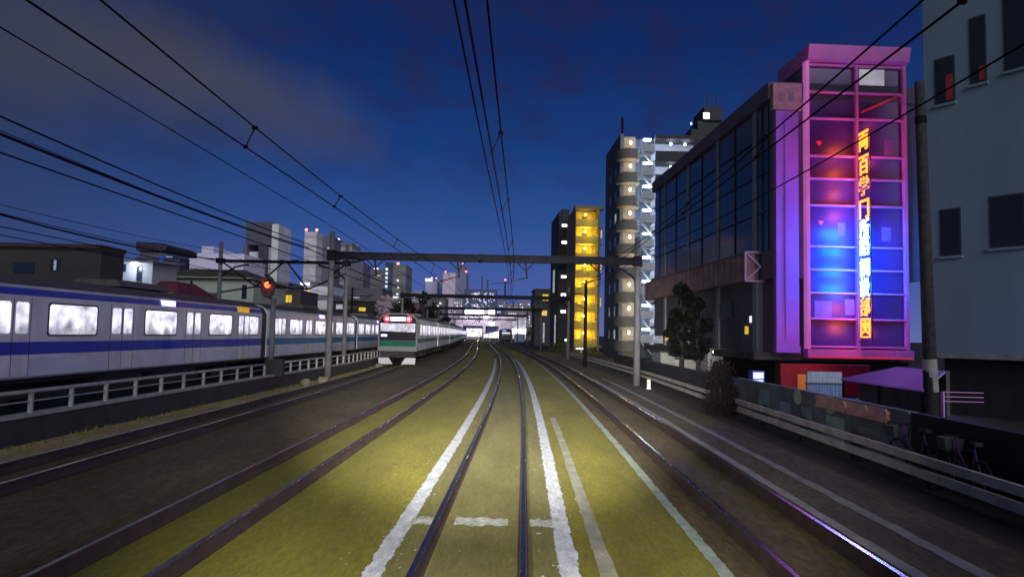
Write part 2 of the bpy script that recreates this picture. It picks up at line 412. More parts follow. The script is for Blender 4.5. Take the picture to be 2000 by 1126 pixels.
def handrail(z0, z1, label):
    t = thing('handrail', label, 'railing', (wl_x(z0)-.15, z0, .44))
    base = Vector((wl_x(z0)-.15, z0, .44)); n = max(2, int((z1-z0)/2.5))
    P = [Vector((wl_x(z0+(z1-z0)*i/n)-.15, z0+(z1-z0)*i/n, .92)) - base for i in range(n+1)]
    MB().tube(P, .045, 8).build('top_rail', M_['handrail'], t, True)
    P2 = [p - Vector((0,0,.22)) for p in P]
    MB().tube(P2, .018, 6).build('lower_rail', M_['handrail'], t, True)
    k = int((z1-z0)/1.4)
    for i in range(k+1):
        q = z0 + (z1-z0)*i/k
        MB().box(wl_x(q)-.15-base.x-.045, wl_x(q)-.15-base.x+.045, q-base.y-.035, q-base.y+.035, 0, .47).build('post', M_['concrete'], t)
handrail(9, 30.6, 'longer grey handrail on the black wall, left of the red signal post')
handrail(32.6, 110, 'grey handrail on the black wall between signal post and stopped train')

# ------------------------------------------------------------------ right guard rail
def gr_x(z): return 7.2 + .02*z if z < 40 else 8.0 + T3(z) - T3(40)
M_['guard'] = mat('guard_paint', (.50, .47, .43), .8, var=.3, scale=2)
gr = thing('guard_rail', 'low two-beam guard rail along the right of the tracks', 'railing', (0, 0, 0))
for zc in (.30, .05):
    pts = zs(5, 90); vs = []; fs = []
    for q in pts: vs += [(gr_x(q)-.04, q, zc-.075), (gr_x(q)-.04, q, zc+.075), (gr_x(q)+.05, q, zc+.075), (gr_x(q)+.05, q, zc-.075)]
    for i in range(len(pts)-1):
        for k in range(4): fs.append((4*i+k, 4*i+(k+1) % 4, 4*i+4+(k+1) % 4, 4*i+4+k))
    MB().add(vs, fs).build('beam', M_['guard'], gr)
for i in range(22):
    q = 7 + i*3.0
    MB().box(gr_x(q)+.06, gr_x(q)+.18, q-.06, q+.06, GZ-.01, .40).build('post', M_['steel_dark'], gr)

# ------------------------------------------------------------------ trains
def profile(hw=1.475, z0=.95, zr=3.72):
    half = [(hw-.06, z0), (hw, z0+.06), (hw, 3.18), (hw-.05, 3.36), (hw-.20, 3.53), (hw-.5, 3.65), (hw-.95, zr)]
    return half + [(-x, z) for x, z in reversed(half)]
def make_car(label, group, stripe, lit, L=19.6, detail=True, loc=(0,0,0), front=False, top_stripe=None, name='train_car', lower=True, skin='car_body', gap=.40):
    "train car along +y from its origin, windows on its +x side; floor heights from the rail head"
    t = thing(name, label, 'train car', loc, 0, group)
    MB().prism(profile(), 'y', 0, L).build('body', M_[skin], t)
    MB().prism([(-1.44, .97), (1.44, .97), (1.44, 3.2), (1.25, 3.5), (.8, 3.66), (-.8, 3.66), (-1.25, 3.5), (-1.44, 3.2)], 'y', L+.001, L+gap-.005).build('gangway', M_['rubber'], t)
    hw = 1.475
    MB().prism([(-1.38, 3.50), (1.38, 3.50), (1.0, 3.71), (.5, 3.785), (-.5, 3.785), (-1.0, 3.71)], 'y', .05, L-.05).build('roof', M_['car_roof'], t)
    MB().prism([(-.9, 3.79), (.9, 3.79), (.72, 4.02), (-.72, 4.02)], 'y', L/2-1.7, L/2+1.7).build('air_conditioner', M_['car_roof'], t)
    MB().box(hw+.001, hw+.006, .02, L-.02, 1.60, 1.94).box(-hw-.006, -hw-.001, .02, L-.02, 1.60, 1.94).build('stripe', stripe, t)
    if top_stripe: MB().prism([(hw-.048, 3.21), (hw+.006, 3.19), (hw-.040, 3.38), (hw-.07, 3.36)], 'y', .02, L-.02).build('upper_stripe', top_stripe, t)
    if lower: MB().box(hw+.001, hw+.005, .02, L-.02, 1.02, 1.50).build('lower_panel', M_['car_lower'], t)
    mb = MB()
    for a, b in ((.34, .47), (.52, .68)): mb.box(-1.15, 1.15, L*a, L*b, .38, .93)
    mb.box(-1.2, 1.2, .3, L-.3, .80, .948)
    mb.build('underframe', M_['car_under'], t)
    for y in (2.9, L-2.9):
        bg_ = MB().box(-1.12, -.95, y-1.5, y+1.5, .38, .62).box(.95, 1.12, y-1.5, y+1.5, .38, .62).box(-.9, .9, y-.3, y+.3, .4, .75).build('bogie', M_['car_under'], t)
        for d in (-1.05, 1.05):
            for s in (-.56, .56): MB().tube([(s-.06, y+d, .43), (s+.06, y+d, .43)], .43, 16).build('wheel', M_['steel_dark'], bg_)
    if not detail:
        MB().box(hw+.001, hw+.012, .8, L-.8, 2.15, 2.98).build('window_band', lit, t)
        return t
    doors = [L/2 + d for d in (-7.55, -2.52, 2.52, 7.55)]
    if front: doors[0] += .35
    for y in doors:
        d = MB().box(hw-.01, hw+.008, y-.66, y+.66, 1.03, 1.59).box(hw-.01, hw+.008, y-.66, y+.66, 1.95, 3.10).build('door', M_[skin], t)
        MB().box(hw+.004, hw+.0105, y-.012, y+.012, 1.03, 3.1).box(hw+.004, hw+.0105, y-.675, y-.655, 1.03, 3.12).box(hw+.004, hw+.0105, y+.655, y+.675, 1.03, 3.12).build('door_seal', M_['rubber'], d)
        for s in (-1, 1):
            MB().prism([(y+s*.33+a*.24, 2.58+b*.42) for a, b in ((-1,-.85),(-.8,-1),(.8,-1),(1,-.85),(1,.85),(.8,1),(-.8,1),(-1,.85))], 'x', hw+.006, hw+.014).build('pane', lit, d)
    wins = [((doors[i]+doors[i+1])/2, 1.10) for i in range(3)] + [(L-1.05, .55)] + ([] if front else [(1.05, .55)])
    for y, h in wins:
        f = MB().prism([(y+a*(h+.06), 2.565+b*.475) for a, b in ((-1,-.9),(-.94,-1),(.94,-1),(1,-.9),(1,.9),(.94,1),(-.94,1),(-1,.9))], 'x', hw-.01, hw+.009).build('window', M_['rubber'], t)
        MB().prism([(y+a*h, 2.565+b*.425) for a, b in ((-1,-.88),(-.94,-1),(.94,-1),(1,-.88),(1,.88),(.94,1),(-.94,1),(-1,.88))], 'x', hw+.004, hw+.015).build('pane', lit, f)
    return t
def put_on(o, fn, zc0, L=20.0):
    "set a car on a curved track: chord from zc0 to zc0+L"
    a, b = fn(zc0), fn(zc0+L); o.location = (a, zc0, 0); o.rotation_euler = (0, 0, -math.atan2(b-a, L))

# commuter train on the left
LT = lambda z: -15.07 + .0286*z if z < 52 else -13.58 + T1(z) - T1(52)
G1 = 'cars of the long lit train on the left'
c = make_car('nearest train car on the left, with deep blue stripes', G1, M_['stripe_blue'], M_['lit_car'], top_stripe=M_['stripe_blue'], gap=.70)
put_on(c, LT, 16.6)
MB().box(1.42, 1.50, 9.75, 10.75, 3.19, 3.40).build('destination_sign', M_['violet_sign'], c)
MB().box(1.42, 1.50, 16.6, 17.9, 3.17, 3.42).build('destination_sign', M_['amber_sign'], c)
c2 = make_car('train car with cyan stripe behind the red signal post', G1, M_['stripe_cyan'], M_['lit_car'], gap=.70)
put_on(c2, LT, 36.9)
MB().box(1.42, 1.50, 9.6, 10.6, 3.19, 3.40).build('destination_sign', M_['violet_sign'], c2)
for i, lb in enumerate(('train car with cyan stripe, seen between gantry post and stopped train', 'cyan striped train car mostly hidden behind the stopped train')):
    q = copy_tree(c2); q['label'] = lb; put_on(q, LT, 57.2 + 20.3*i)

# train with red tail lamps
G2 = 'cars of the train with the red tail lamps'
front = make_car('rear cab car with red tail lamps and green band on its face', G2, M_['stripe_teal'], M_['lit_car'], front=True, lower=False, skin='car_lit_side')
FZ = 54.6
put_on(front, T1, FZ)
hw = 1.475
face = [(-1.475, .95), (1.475, .95), (1.475, 3.2), (1.40, 3.48), (1.12, 3.70), (.55, 3.82), (-.55, 3.82), (-1.12, 3.70), (-1.40, 3.48), (-1.475, 3.2)]
MB().prism(face, 'y', -.22, 0).build('cab_front', M_['cab_silver'], front)
MB().prism([(-1.36, 1.76), (1.36, 1.76), (1.40, 3.14), (1.32, 3.42), (1.05, 3.62), (.52, 3.72), (-.52, 3.72), (-1.05, 3.62), (-1.32, 3.42), (-1.40, 3.14)], 'y', -.25, -.22).build('front_mask', M_['mask'], front)
MB().prism([(-1.30, 2.46), (1.30, 2.40), (1.32, 3.05), (-1.32, 3.05)], 'y', -.262, -.25).build('windscreen', glow('lit_cab', (.62, .66, .80), .85, var=.85, scale=2.2, stretch=(1, 1, 1.3)), front)
MB().box(-1.38, 1.38, -.256, -.22, 1.32, 1.74).build('green_band', M_['stripe_green'], front)
MB().box(-.58, .54, -.27, -.25, 3.24, 3.52).build('destination_sign', M_['white_lamp'], front)
for x in (-.83, .79):
    tl = MB().tube([(x*1.03, -.265, 3.38), (x*1.03, -.25, 3.38)], .235, 16).build('tail_lamp_bloom', M_['red_lamp'], front)  # disc enlarged to paint in the red bloom around the lamp
    MB().box(x-.09, x+.09, -.275, -.262, 3.29, 3.47).build('lamp_core', glow('tail_lamp_core', (1.0, .55, .60), 4.0), tl)
    lamp('tail_lamp_light', 'POINT', (x, -.6, 3.4), 9, (1, .02, .08), front, .1)
MB().box(-1.26, -.80, -.262, -.25, 2.04, 2.22).build('route_sign', M_['violet_sign'], front)
for s in (-1, 1):
    MB().prism([(s*.32, -.02), (s*1.36, -.02), (s*1.40, .46), (s*.62, .46)], 'y', -.30, -.16).build('skirt', mat('pale_skirt', (.40, .39, .44), .5, var=.15), front)
MB().box(-1.3, 1.3, -.12, .3, .46, .94).build('buffer_beam', M_['car_under'], front)
MB().box(-.16, .16, -.75, -.12, .62, .92).box(-.24, .24, -.85, -.7, .58, .98).build('coupler', M_['car_under'], front)
MB().bar((.25, -.27, 2.42), (.62, -.27, 2.92), .02).build('wiper', M_['rubber'], front)
mid = make_car('car next to the cab car of the train with red tail lamps', G2, M_['stripe_teal'], M_['lit_car'], lower=False, skin='car_lit_side')
put_on(mid, T1, FZ+20)
ords = ('third car of the train with red tail lamps', 'fourth car of the train with red tail lamps', 'fifth car of the train with red tail lamps', 'sixth car of the train with red tail lamps')
for i in range(4):
    q = copy_tree(mid); q['label'] = ords[i]; put_on(q, T1, FZ+40+20*i)
far = make_car('distant car near the far end of the train with red tail lamps', G2, M_['stripe_teal'], M_['lit_car_far'], detail=False, lower=False, skin='car_lit_side')
put_on(far, T1, FZ+120)
for i in range(3):
    q = copy_tree(far); q['label'] = 'distant car near the far end of the train with red tail lamps'; put_on(q, T1, FZ+140+20*i)

# small train far ahead on the right-hand track
ft = thing('distant_train', 'dark green train far ahead with small blue lights', 'train', (0, 0, 0))
put_on(ft, T3, 185)
MB().prism(profile(), 'y', 0, 20).build('body', mat('dark_green_train', (.035, .060, .045), .6, var=.4, scale=.6), ft)
MB().box(-1.2, 1.2, -.05, 0, 2.0, 3.0).build('windscreen', M_['dark_glass'], ft)
MB().box(-1.0, -.1, -.08, -.05, 3.1, 3.4).build('destination_sign', glow('blue_display', (.12, .22, 1.0), 2.2), ft)
MB().box(-1.1, .9, -.08, -.05, 2.55, 2.75).build('marker_lamp', glow('marker', (.75, .82, 1.0), 2.0), ft)
MB().box(-1.2, 1.2, .1, 19.8, .3, .95).build('underframe', M_['car_under'], ft)

# ------------------------------------------------------------------ gantries
def gantry(Z, xl, xr, zb, label, rp=.17, hang=True, top=1.3, detail=True, rz=0.0, thick=.20):
    xc = (xl+xr)/2; t = thing('catenary_gantry', label, 'gantry', (xc, Z, GZ), rz, 'gantries carrying the overhead wires')
    h = zb - GZ; w = (xr-xl)/2
    for s in (-1, 1):
        MB().tube([(s*w, 0, 0), (s*w, 0, h+top)], [rp*1.12, rp*.85], 12).build('post', M_['steel_pole'], t, True)
    b = MB(); hb = thick
    b.box(-w, w, -.16, .16, h-hb, h-hb+.07).box(-w, w, -.14, .14, h+hb-.07, h+hb).box(-w, w, -.05, .05, h-hb+.07, h+hb-.07)
    b.box(-w*.03-.1, -w*.03+.1, -.16, .16, h-hb-.03, h+hb+.03)
    b.build('beam', M_['steel_dark'], t)
    if detail:
        for s in (-1, 1):
            p = [(s*w, 0, h-1.15), (s*(w-.35), 0, h-.75), (s*(w-.95), 0, h-.38), (s*(w-1.8), 0, h-.20)]
            MB().tube(p, .06, 6).build('knee_brace', M_['steel_dark'], t, True)
            MB().box(s*w-.22, s*w+.22, -.24, .24, h-thick-.07, h+thick+.07).build('bracket', M_['steel_dark'], t)
    if hang:
        for fn in (T1, T2, T0, T3):
            x = fn(Z) - xc
            g = MB().bar((x+.75, 0, h-.2), (x+.85, 0, h-1.05), .09).bar((x+.30, 0, h-.2), (x+.75, 0, h-.62), .06).bar((x+1.20, 0, h-.2), (x+.80, 0, h-.62), .06)
            g.bar((x+.82, 0, h-1.0), (x-.25, 0, h-1.30), .05)
            hg = g.build('hanger', M_['steel_dark'], t)
            i_ = MB()
            for k in range(4): i_.tube([(x+.35-.12*k, 0, h-1.13-.034*k), (x+.31-.12*k, 0, h-1.14-.034*k)], .07, 8)
            i_.build('insulator', mat('insulator_glaze', (.10, .07, .06), .3), hg)
    return t
gantry(38.5, -9.75, 6.75, 6.45, 'nearest overhead wire gantry spanning the four tracks')
gantry(78, -11.9, 6.2, 6.4, 'second gantry over the tracks, beyond the nearest one', rp=.15)
gantry(116, -13.6, 4.8, 6.4, 'third gantry over the tracks, small in the distance', rp=.15)
gantry(156, -15.8, 3.4, 6.4, 'fourth gantry over the tracks, tiny behind three others', rp=.15, detail=False)
gantry(200, -18, 1.8, 6.4, 'farthest gantry over the tracks, in front of the lit station', rp=.15, detail=False)
g2 = gantry(45.5, -18.6, -10.55, 6.7, 'gantry with slanting struts over the lit left-hand train', rp=.14, hang=False, top=1.2, thick=.09)
s_ = MB()
for (a, b_) in (((-4.0, 0, 6.9), (-1.7, 0, 5.3)), ((-1.7, 0, 5.3), (0, 0, 6.9)), ((.2, 0, 6.9), (1.6, 0, 5.2)), ((1.6, 0, 5.2), (3.9, 0, 6.2)), ((-1.7, 0, 5.3), (1.6, 0, 5.2)), ((-3.9, 0, 4.9), (-1.7, 0, 5.3))):
    s_.tube([a, b_], .055, 6)
s_.build('strut', M_['steel_dark'], g2)
for (x, Z, top, lb) in ((-24.0, 70, 8.0, 'thin dark catenary mast behind the cyan striped train car'), (-20.5, 92, 8.2, 'thin dark catenary mast standing behind the stopped train'), (6.2, 60, 7.2, 'grey catenary mast in front of the yellow-lit flats')):
    t = thing('catenary_mast', lb, 'mast', (x, Z, GZ))
    MB().tube([(0, 0, 0), (0, 0, top)], [.16, .12], 10).build('post', M_['steel_dark'], t, True)
    a = MB().tube([(0, 0, top-1.2), (2.6 if x < 0 else -2.4, 0, top-1.0)], .05, 6).tube([(0, 0, top-2.4), (2.3 if x < 0 else -2.2, 0, top-1.1)], .04, 6)
    a.build('cantilever', M_['steel_dark'], t)
M_['stone'] = mat('stone', (.16, .14, .10), .9, var=.3, scale=3)
# stones and cabinet near the gantry foot
for (x, y, r, lb) in ((-10.9+1.75, 35.2, .30, 'round pale stone block at the gantry foot'), (-10.9+1.25, 34.0, .27, 'lower grey stone block left of the pale one'), (-9.25, 50.5, .30, 'yellowish stone block beside the stopped train')):
    mb = MB().ball((0, 0, r*.55), r, 9, .8)
    mb.v = [(vx*random.uniform(.85, 1.15), vy*random.uniform(.85, 1.15), max(0, vz*random.uniform(.85, 1.1))) for vx, vy, vz in mb.v]
    o = mb.build('stone_block', M_['stone']); o.location = (x, y, GZ); tag(o, lb, 'stone')
# right post foot marker
o = MB().box(-.08, .08, -.08, .08, 0, .48).box(-.10, .10, -.10, .10, 0, .05).build('marker_post', mat('white_marker', (.7, .7, .66), .6)); o.location = (6.95, 36.2, GZ); tag(o, 'short white marker post at the right gantry foot', 'post')

# red signal
sp = W(529, 718, 31.6)
sg = thing('railway_signal', 'signal post with lit red lamp left of the gantry', 'signal', (sp.x, 31.6, .36))
MB().tube([(0, 0, 0), (0, 0, 3.4)], [.13, .11], 12).build('post', M_['steel_pole'], sg, True)
MB().box(-.20, .55, -.18, .18, .0, .75).build('equipment_box', M_['wall_dark'], sg)
hd = MB().prism([(-.36+.1+.30*math.cos(a), 3.9+.5*math.sin(a)*(1.0 if abs(math.sin(a)) > .3 else 1.0)) for a in [k*math.pi/10 for k in range(20)]], 'y', -.12, .05)
hd.build('signal_head', M_['rubber'], sg)
MB().tube([(-.26, -.42, 4.09), (-.26, -.12, 4.09)], .15, 14, caps=False).build('hood', M_['rubber'], sg)
MB().tube([(-.26, -.16, 4.0), (-.26, -.125, 4.0)], .13, 14).build('lamp', glow('red_signal_lamp', (1.0, .10, .03), 6.0), sg)
lamp('signal_light', 'POINT', (-.26, -.35, 3.95), 16, (1, .03, .02), sg, .06)
MB().bar((0, 0, 3.3), (-.26, 0, 3.5), .07).build('head_bracket', M_['steel_dark'], sg)

# ------------------------------------------------------------------ overhead wires
def wire(fn, zfun, z0, z1, r, label, group='overhead wires', step=2.0):
    pts = []; q = z0
    while q <= z1: pts.append((fn(q), q, zfun(q))); q += step if q < 60 else step*3
    o = MB().tube(pts, r, 5).build('overhead_wire', M_['wire'], None, True); return tag(o, label, 'wire', group)
def sag(zs_, d, base=-1.5, span=40.0):
    def f(z):
        t = ((z-base) % span)/span; return zs_ - d*4*t*(1-t)
    return f
def flat(z): return lambda q: z
def catenary(fn, lb, zc=5.10, zm=5.75, d=.42, z0=2.5, z1=240, rc=.012):
    wire(fn, flat(zc), z0, z1, rc, 'contact wire ' + lb)
    wire(lambda q: fn(q)+.13, sag(zm, d), z0, z1, rc, 'sagging messenger wire ' + lb)
    for i in range(7):
        q = 5.5 + i*5.0 + (2.2 if i > 2 else 0)
        m = sag(zm, d)(q)
        o = MB().tube([(0, 0, 0), (.13, 0, m-zc)], .010, 5).box(.09, .17, -.02, .02, m-zc-.03, m-zc+.02).box(-.03, .03, -.02, .02, -.02, .03).build('wire_dropper', M_['wire'])
        o.location = (fn(q), q, zc); tag(o, 'small dropper joining the two wires ' + lb, 'dropper', 'wire droppers ' + lb)
catenary(T0, 'over the track straight ahead')
wire(lambda q: T0(q)-.16, sag(5.62, .36), 6, 240, .011, 'thin second messenger wire over the track straight ahead')
catenary(T2, 'over the track beside the stopped train')
catenary(T3, 'over the right-hand track')
wire(T1, flat(5.15), 6, 120, .016, 'contact wire over the track of the stopped train')
wire(T1, sag(6.25, .6), 6, 120, .018, 'sagging messenger wire over the track of the stopped train')
wire(lambda q: -9.25 + (T1(q)-T1(38) if q > 38 else 0), flat(7.7), 8, 200, .016, 'high feeder wire to the top of the left gantry post')
wire(lambda q: -13.9+.012*q, sag(7.75, .35, 6), 12, 110, .030, 'thick upper feeder cable over the left-hand train', 'thick feeder cables')
wire(lambda q: -13.6+.012*q, sag(7.60, .35, 6), 12, 110, .022, 'thick lower feeder cable over the left-hand train', 'thick feeder cables')
wire(LT, sag(6.9, 1.5, 4, 42), 12, 46, .030, 'steeply sagging black cable over the left-hand train')
wire(LT, flat(5.15), 12, 110, .016, 'contact wire over the left-hand train')
wire(lambda q: LT(q)-.5, sag(6.1, .5, 5), 12, 110, .014, 'thin messenger wire over the left-hand train')
wire(lambda q: -19.0+.02*q, sag(5.9, .3, 5), 18, 110, .018, 'lowest wire on the left, above the dark long building')
wire(lambda q: -19.5+.02*q, sag(7.3, .5, 5), 18, 110, .014, 'thin wire on the left beyond the thick cables')
wire(lambda q: -11.6+.01*q, sag(7.0, .4, 5), 12, 46, .012, 'thin wire on the left ending at the strutted gantry')
wire(lambda q: 6.75 if q < 38 else 6.75+T3(q)-T3(38), sag(6.75, .45), 5, 160, .016, 'single feeder wire along the right gantry posts')

# PART2
# ------------------------------------------------------------------ right: school building with neon sign
def local(root):
    rz = root.rotation_euler.z; o = root.location
    c, s = math.cos(-rz), math.sin(-rz)
    def f(p):
        d = Vector(p) - o; return (d.x*c - d.y*s, d.x*s + d.y*c, d.z)
    return f
M_['school_wall'] = mat('school_wall', (.15, .14, .16), .8, var=.2, scale=.4)
M_['school_col'] = mat('school_column', (.32, .36, .38), .8, var=.2, scale=.6)
M_['belt'] = mat('brown_belt', (.42, .25, .24), .85, var=.4, scale=1.2)
M_['lilac'] = mat('lilac_panel', (.40, .16, .60), .7, var=.08, scale=.8)  # purple light on the pier partly put into this colour
M_['pinkframe'] = mat('pink_frame', (.56, .17, .40), .55, var=.12, scale=1.0)  # magenta light on the frame partly put into its paint
M_['tower_glass'] = mat('tower_glass', (.065, .022, .15), .32, .0, var=.35, scale=.35)
M_['led_pink'] = glow('pink_led', (.62, .14, .50), .62, var=.25, scale=.6)
M_['led_red'] = glow('red_led', (.85, .05, .10), .5, var=.3, scale=.6)
sch = thing('school_building', 'dark glass building with pink lit corner tower', 'building', (13.5, 37, GZ), .045)
H = 16.1; LN = 25.0
# upper block above the open piloti storey, dark lower floor
MB().box(.0, 7.9, .02, LN, 5.8, H-.9).box(-.25, 8.1, -.1, LN+.2, H-.9, H).box(0.0, 7.9, 2.0, LN, 1.9, 5.8).build('wall', M_['school_wall'], sch)
MB().box(-.9, 7.9, .3, LN, 1.55, 1.95).build('deck', M_['concrete_dark'], sch)
MB().box(.6, 7.9, 1.2, LN, 0, 1.55).build('ground_floor', M_['wall_dark'], sch)
vcol = (2.2, 8.4, 14.9, 21.4)
for v in vcol:
    MB().box(-.12, .25, v-.26, v+.26, 1.95, H-.9).build('column', M_['school_col'], sch)
edges = [.45] + [v for v in vcol] + [LN]
for i in range(5):
    a = edges[i] + (.28 if i else 0); b = edges[i+1] - .28
    if b-a < 1.2:
        continue
    g = MB().box(-.06, -.002, a, b, 7.3, H-1.0).build('glass_bay', M_['dark_glass'], sch)
    mb = MB()
    for z in (9.4, 11.5, 13.5): mb.box(-.13, -.05, a, b, z-.04, z+.04)
    mb.box(-.12, -.055, (a+b)/2-.03, (a+b)/2+.03, 7.3, H-1.0)
    mb.build('mullion', M_['frame_dark'], g)
bel = MB().box(-.85, -.30, 1.6, LN, 5.75, 7.2).build('walkway', M_['belt'], sch)
mb = MB()
for i in range(26): mb.box(-.88, -.853, 2+i*.97, 2.05+i*.97, 5.7, 7.25)
mb.box(-.90, -.852, 1.6, LN, 7.2, 7.28); mb.build('rail_bars', M_['school_wall'], bel)
fr = MB()
xa, xb, za, zb_ = -.88, .10, 5.72, 7.28
for p, q in (((xa, za), (xb, za)), ((xa, zb_), (xb, zb_)), ((xa, za), (xa, zb_)), ((xb, za), (xb, zb_)), ((xa, za), (xb-.15, (za+zb_)/2)), ((xa, zb_), (xb-.15, (za+zb_)/2))):
    fr.bar((p[0], 1.5, p[1]), (q[0], 1.5, q[1]), .085)
fr.build('truss_frame', mat('pale_truss', (.75, .55, .85), .5, var=.1), sch)
# things to be seen under the deck
for (v, z, sx, sz, m) in ((3.6, 3.1, .22, .22, 'window_yellow'), (3.0, 3.7, .12, .18, 'window_white'), (20.2, 2.6, .9, .25, 'window_warm'), (23.5, 2.4, 1.3, .3, 'window_soft'), (7.0, 4.3, 1.2, .5, 'window_dark'), (12.0, 4.1, 1.4, .5, 'window_dark')):
    MB().box(1.93, 1.985, v-sx, v+sx, z-sz, z+sz).box(1.85, 1.93, v-sx-.05, v+sx+.05, z-sz-.06, z-sz).build('opening_or_reflection', M_[m], sch) if False else MB().box(-.05, .0, v-sx, v+sx, z-sz, z+sz).build('opening_or_reflection', M_[m], sch)
# purple column and cornice block on the front
MB().box(.04, 1.22, -.35, .02, 2.3, 14.5).build('front_pier', M_['lilac'], sch)
MB().box(.0, 1.26, -.42, .02, 1.95, 2.3).box(.50, 1.16, -.39, -.35, 2.6, 14.2).build('pier_base', M_['lilac'], sch)
cp = MB().box(-.12, 1.40, -.40, .02, 14.55, H-.15).build('pier_cap', M_['belt'], sch)
for x in (.35, .85): MB().box(x-.13, x+.13, -.43, -.40, 15.0, 15.45).build('cap_window', mat('cap_pane', (.30, .16, .26), .5), cp)
# the pink tower
TX0, TX1, TZ0, TZ1 = 1.68, 6.98, 1.75, 17.2
MB().box(TX0+.05, TX1, -.02, 3.0, TZ0, TZ1).build('tower_wall', M_['school_wall'], sch)
MB().prism([(-.60, TZ1+.05), (.0, TZ1-.12), (3.2, TZ1-.12), (3.2, TZ1+.75), (-.75, TZ1+.75)], 'x', TX0-.02, TX1+.1).build('tower_cornice', M_['pinkframe'], sch)
floors = [2.3, 3.72, 5.05, 6.25, 7.45, 9.6, 11.0, 12.2, 14.2, 15.6, 17.05]
ft_ = MB()
for z in floors: ft_.box(TX0+.12, TX1, -.30, -.05, z-.045, z+.045)
ft_.box(TX0+2.62, TX0+2.78, -.34, -.05, TZ0, TZ1-.1).box(TX1-.10, TX1+.06, -.34, -.02, TZ0, TZ1)
ft_.build('tower_frame', M_['pinkframe'], sch)
MB().box(TX0-.06, TX0+.12, -.40, -.02, TZ0, TZ1).build('edge_light', M_['led_pink'], sch)
MB().box(TX0-.10, TX1+.14, -.55, -.02, TZ0-.05, TZ0+.42).build('tower_sill', M_['pinkframe'], sch)
MB().box(TX0-.02, TX1+.1, -.60, -.55, TZ0-.03, TZ0+.05).build('sill_light', M_['led_red'], sch)
for i in range(len(floors)-1):
    for a, b in ((TX0+.12, TX0+2.62), (TX0+2.78, TX1-.10)):
        MB().box(a, b, -.10, -.03, floors[i]+.045, floors[i+1]-.045).build('pane', M_['tower_glass'], sch)
MB().bar((TX0+3.0, -.16, 14.6), (TX0+4.9, -.16, 15.5), .16, .10).build('stair_string', mat('red_stair', (.65, .06, .04), .5), sch)
MB().box(TX0+2.95, TX0+4.3, -.13, -.102, 16.1, 16.95).build('opening_or_reflection', M_['window_soft'], sch)  # white window reflection painted as a glowing panel
for (x, z) in ((2.45, 12.9), (2.5, 8.7)):
    MB().prism([(x, z-.14), (x+.16, z+.08), (x, z+.14), (x-.16, z+.08)], 'y', -.12, -.105).build('red_mark', mat('red_mark', (.9, .05, .12), .5), sch)
M_['blind'] = mat('violet_blind', (.22, .10, .30), .7)
for (x, z, w, h) in ((2.6, 4.2, .9, .9), (4.0, 4.35, .5, .8), (6.0, 8.2, .5, .7), (6.2, 12.8, .5, .8), (3.6, 8.4, .4, .7)):
    MB().box(x-w/2, x+w/2, -.104, -.101, z-h/2, z+h/2).build('blind', M_['blind'], sch)
# point lights without fixtures, added to tint pier and panes
for z, e in ((3.0, 34), (7.9, 30), (12.0, 24), (17.8, 30)):
    lamp('facade_fill', 'POINT', (TX0-1.0, -2.4, z), e*1.0, (.85, .25, .95), sch, .3)
for z, e in ((3.0, 18), (12.2, 32), (14.2, 22)):
    lamp('facade_fill', 'POINT', (TX1-1.3, -1.2, z), e, (1.0, .12, .35), sch, .3)

# neon blade sign on the tower: ten glowing characters
sgn = thing('neon_sign', 'vertical neon sign of orange and blue-white characters on the tower', 'sign', (0, 0, 0))
M_['neon_o'] = glow('orange_neon', (1.0, .30, .025), 2.3)
M_['neon_b'] = glow('blue_white_neon', (.62, .82, 1.0), 3.2)
def glyph(ch, size, loc, m):
    cu = bpy.data.curves.new('character', 'FONT'); cu.body = ch; cu.size = size; cu.extrude = .02; cu.offset = .020
    cu.align_x = 'CENTER'; cu.align_y = 'CENTER'
    tmp = bpy.data.objects.new('tmp', cu); col.objects.link(tmp)
    dg = bpy.context.evaluated_depsgraph_get()
    me = bpy.data.meshes.new_from_object(tmp.evaluated_get(dg)); bpy.data.objects.remove(tmp)
    xs = [v.co.x for v in me.vertices]; ys = [v.co.y for v in me.vertices]
    cx, cy = (min(xs)+max(xs))/2, (min(ys)+max(ys))/2
    sx = size/(max(xs)-min(xs)); sy = size/(max(ys)-min(ys))
    for v in me.vertices: v.co = ((v.co.x-cx)*sx, (v.co.y-cy)*min(sy, sx*1.8), v.co.z)
    me.materials.clear(); me.materials.append(m)
    o = bpy.data.objects.new('character', me); col.objects.link(o); o.location = loc
    o.rotation_euler = (R(90), 0, R(-90)); o.parent = sgn
    return o
rows = [('両', 1702-11, 275, 'o'), ('百', 1691, 322, 'o'), ('学', 1690, 363, 'o'), ('冂', 1690, 408, 'o'), ('所', 1691, 446, 'b'),
        ('語', 1691, 480, 'b'), ('調', 1691, 522, 'b'), ('設', 1691, 560, 'b'), ('部', 1692, 598, 'o'), ('図', 1692, 640, 'o')]
SY, SX = 35.9, 17.72
for ch, px, py, k in rows:
    p = W(px, py, SY)
    glyph(ch, .98, (SX, SY, p.z), M_['neon_o' if k == 'o' else 'neon_b'])
    e, cc = (85, (1.0, .12, .03)) if k == 'o' else (330, (.0, .20, 1.0))
    lamp('neon_fill', 'POINT', (SX-.2, SY-.35, p.z), e, cc, sgn, .25)
    if k == 'b': lamp('neon_fill', 'POINT', (SX+1.3, SY-.2, p.z), 170, (.0, .20, 1.0), sgn, .25); lamp('neon_fill', 'POINT', (SX-1.1, SY+.3, p.z), 85, (.0, .20, 1.0), sgn, .25)  # side lights added to spread the blue glow over the panes
p1, p2 = W(1690, 255, SY), W(1690, 668, SY)
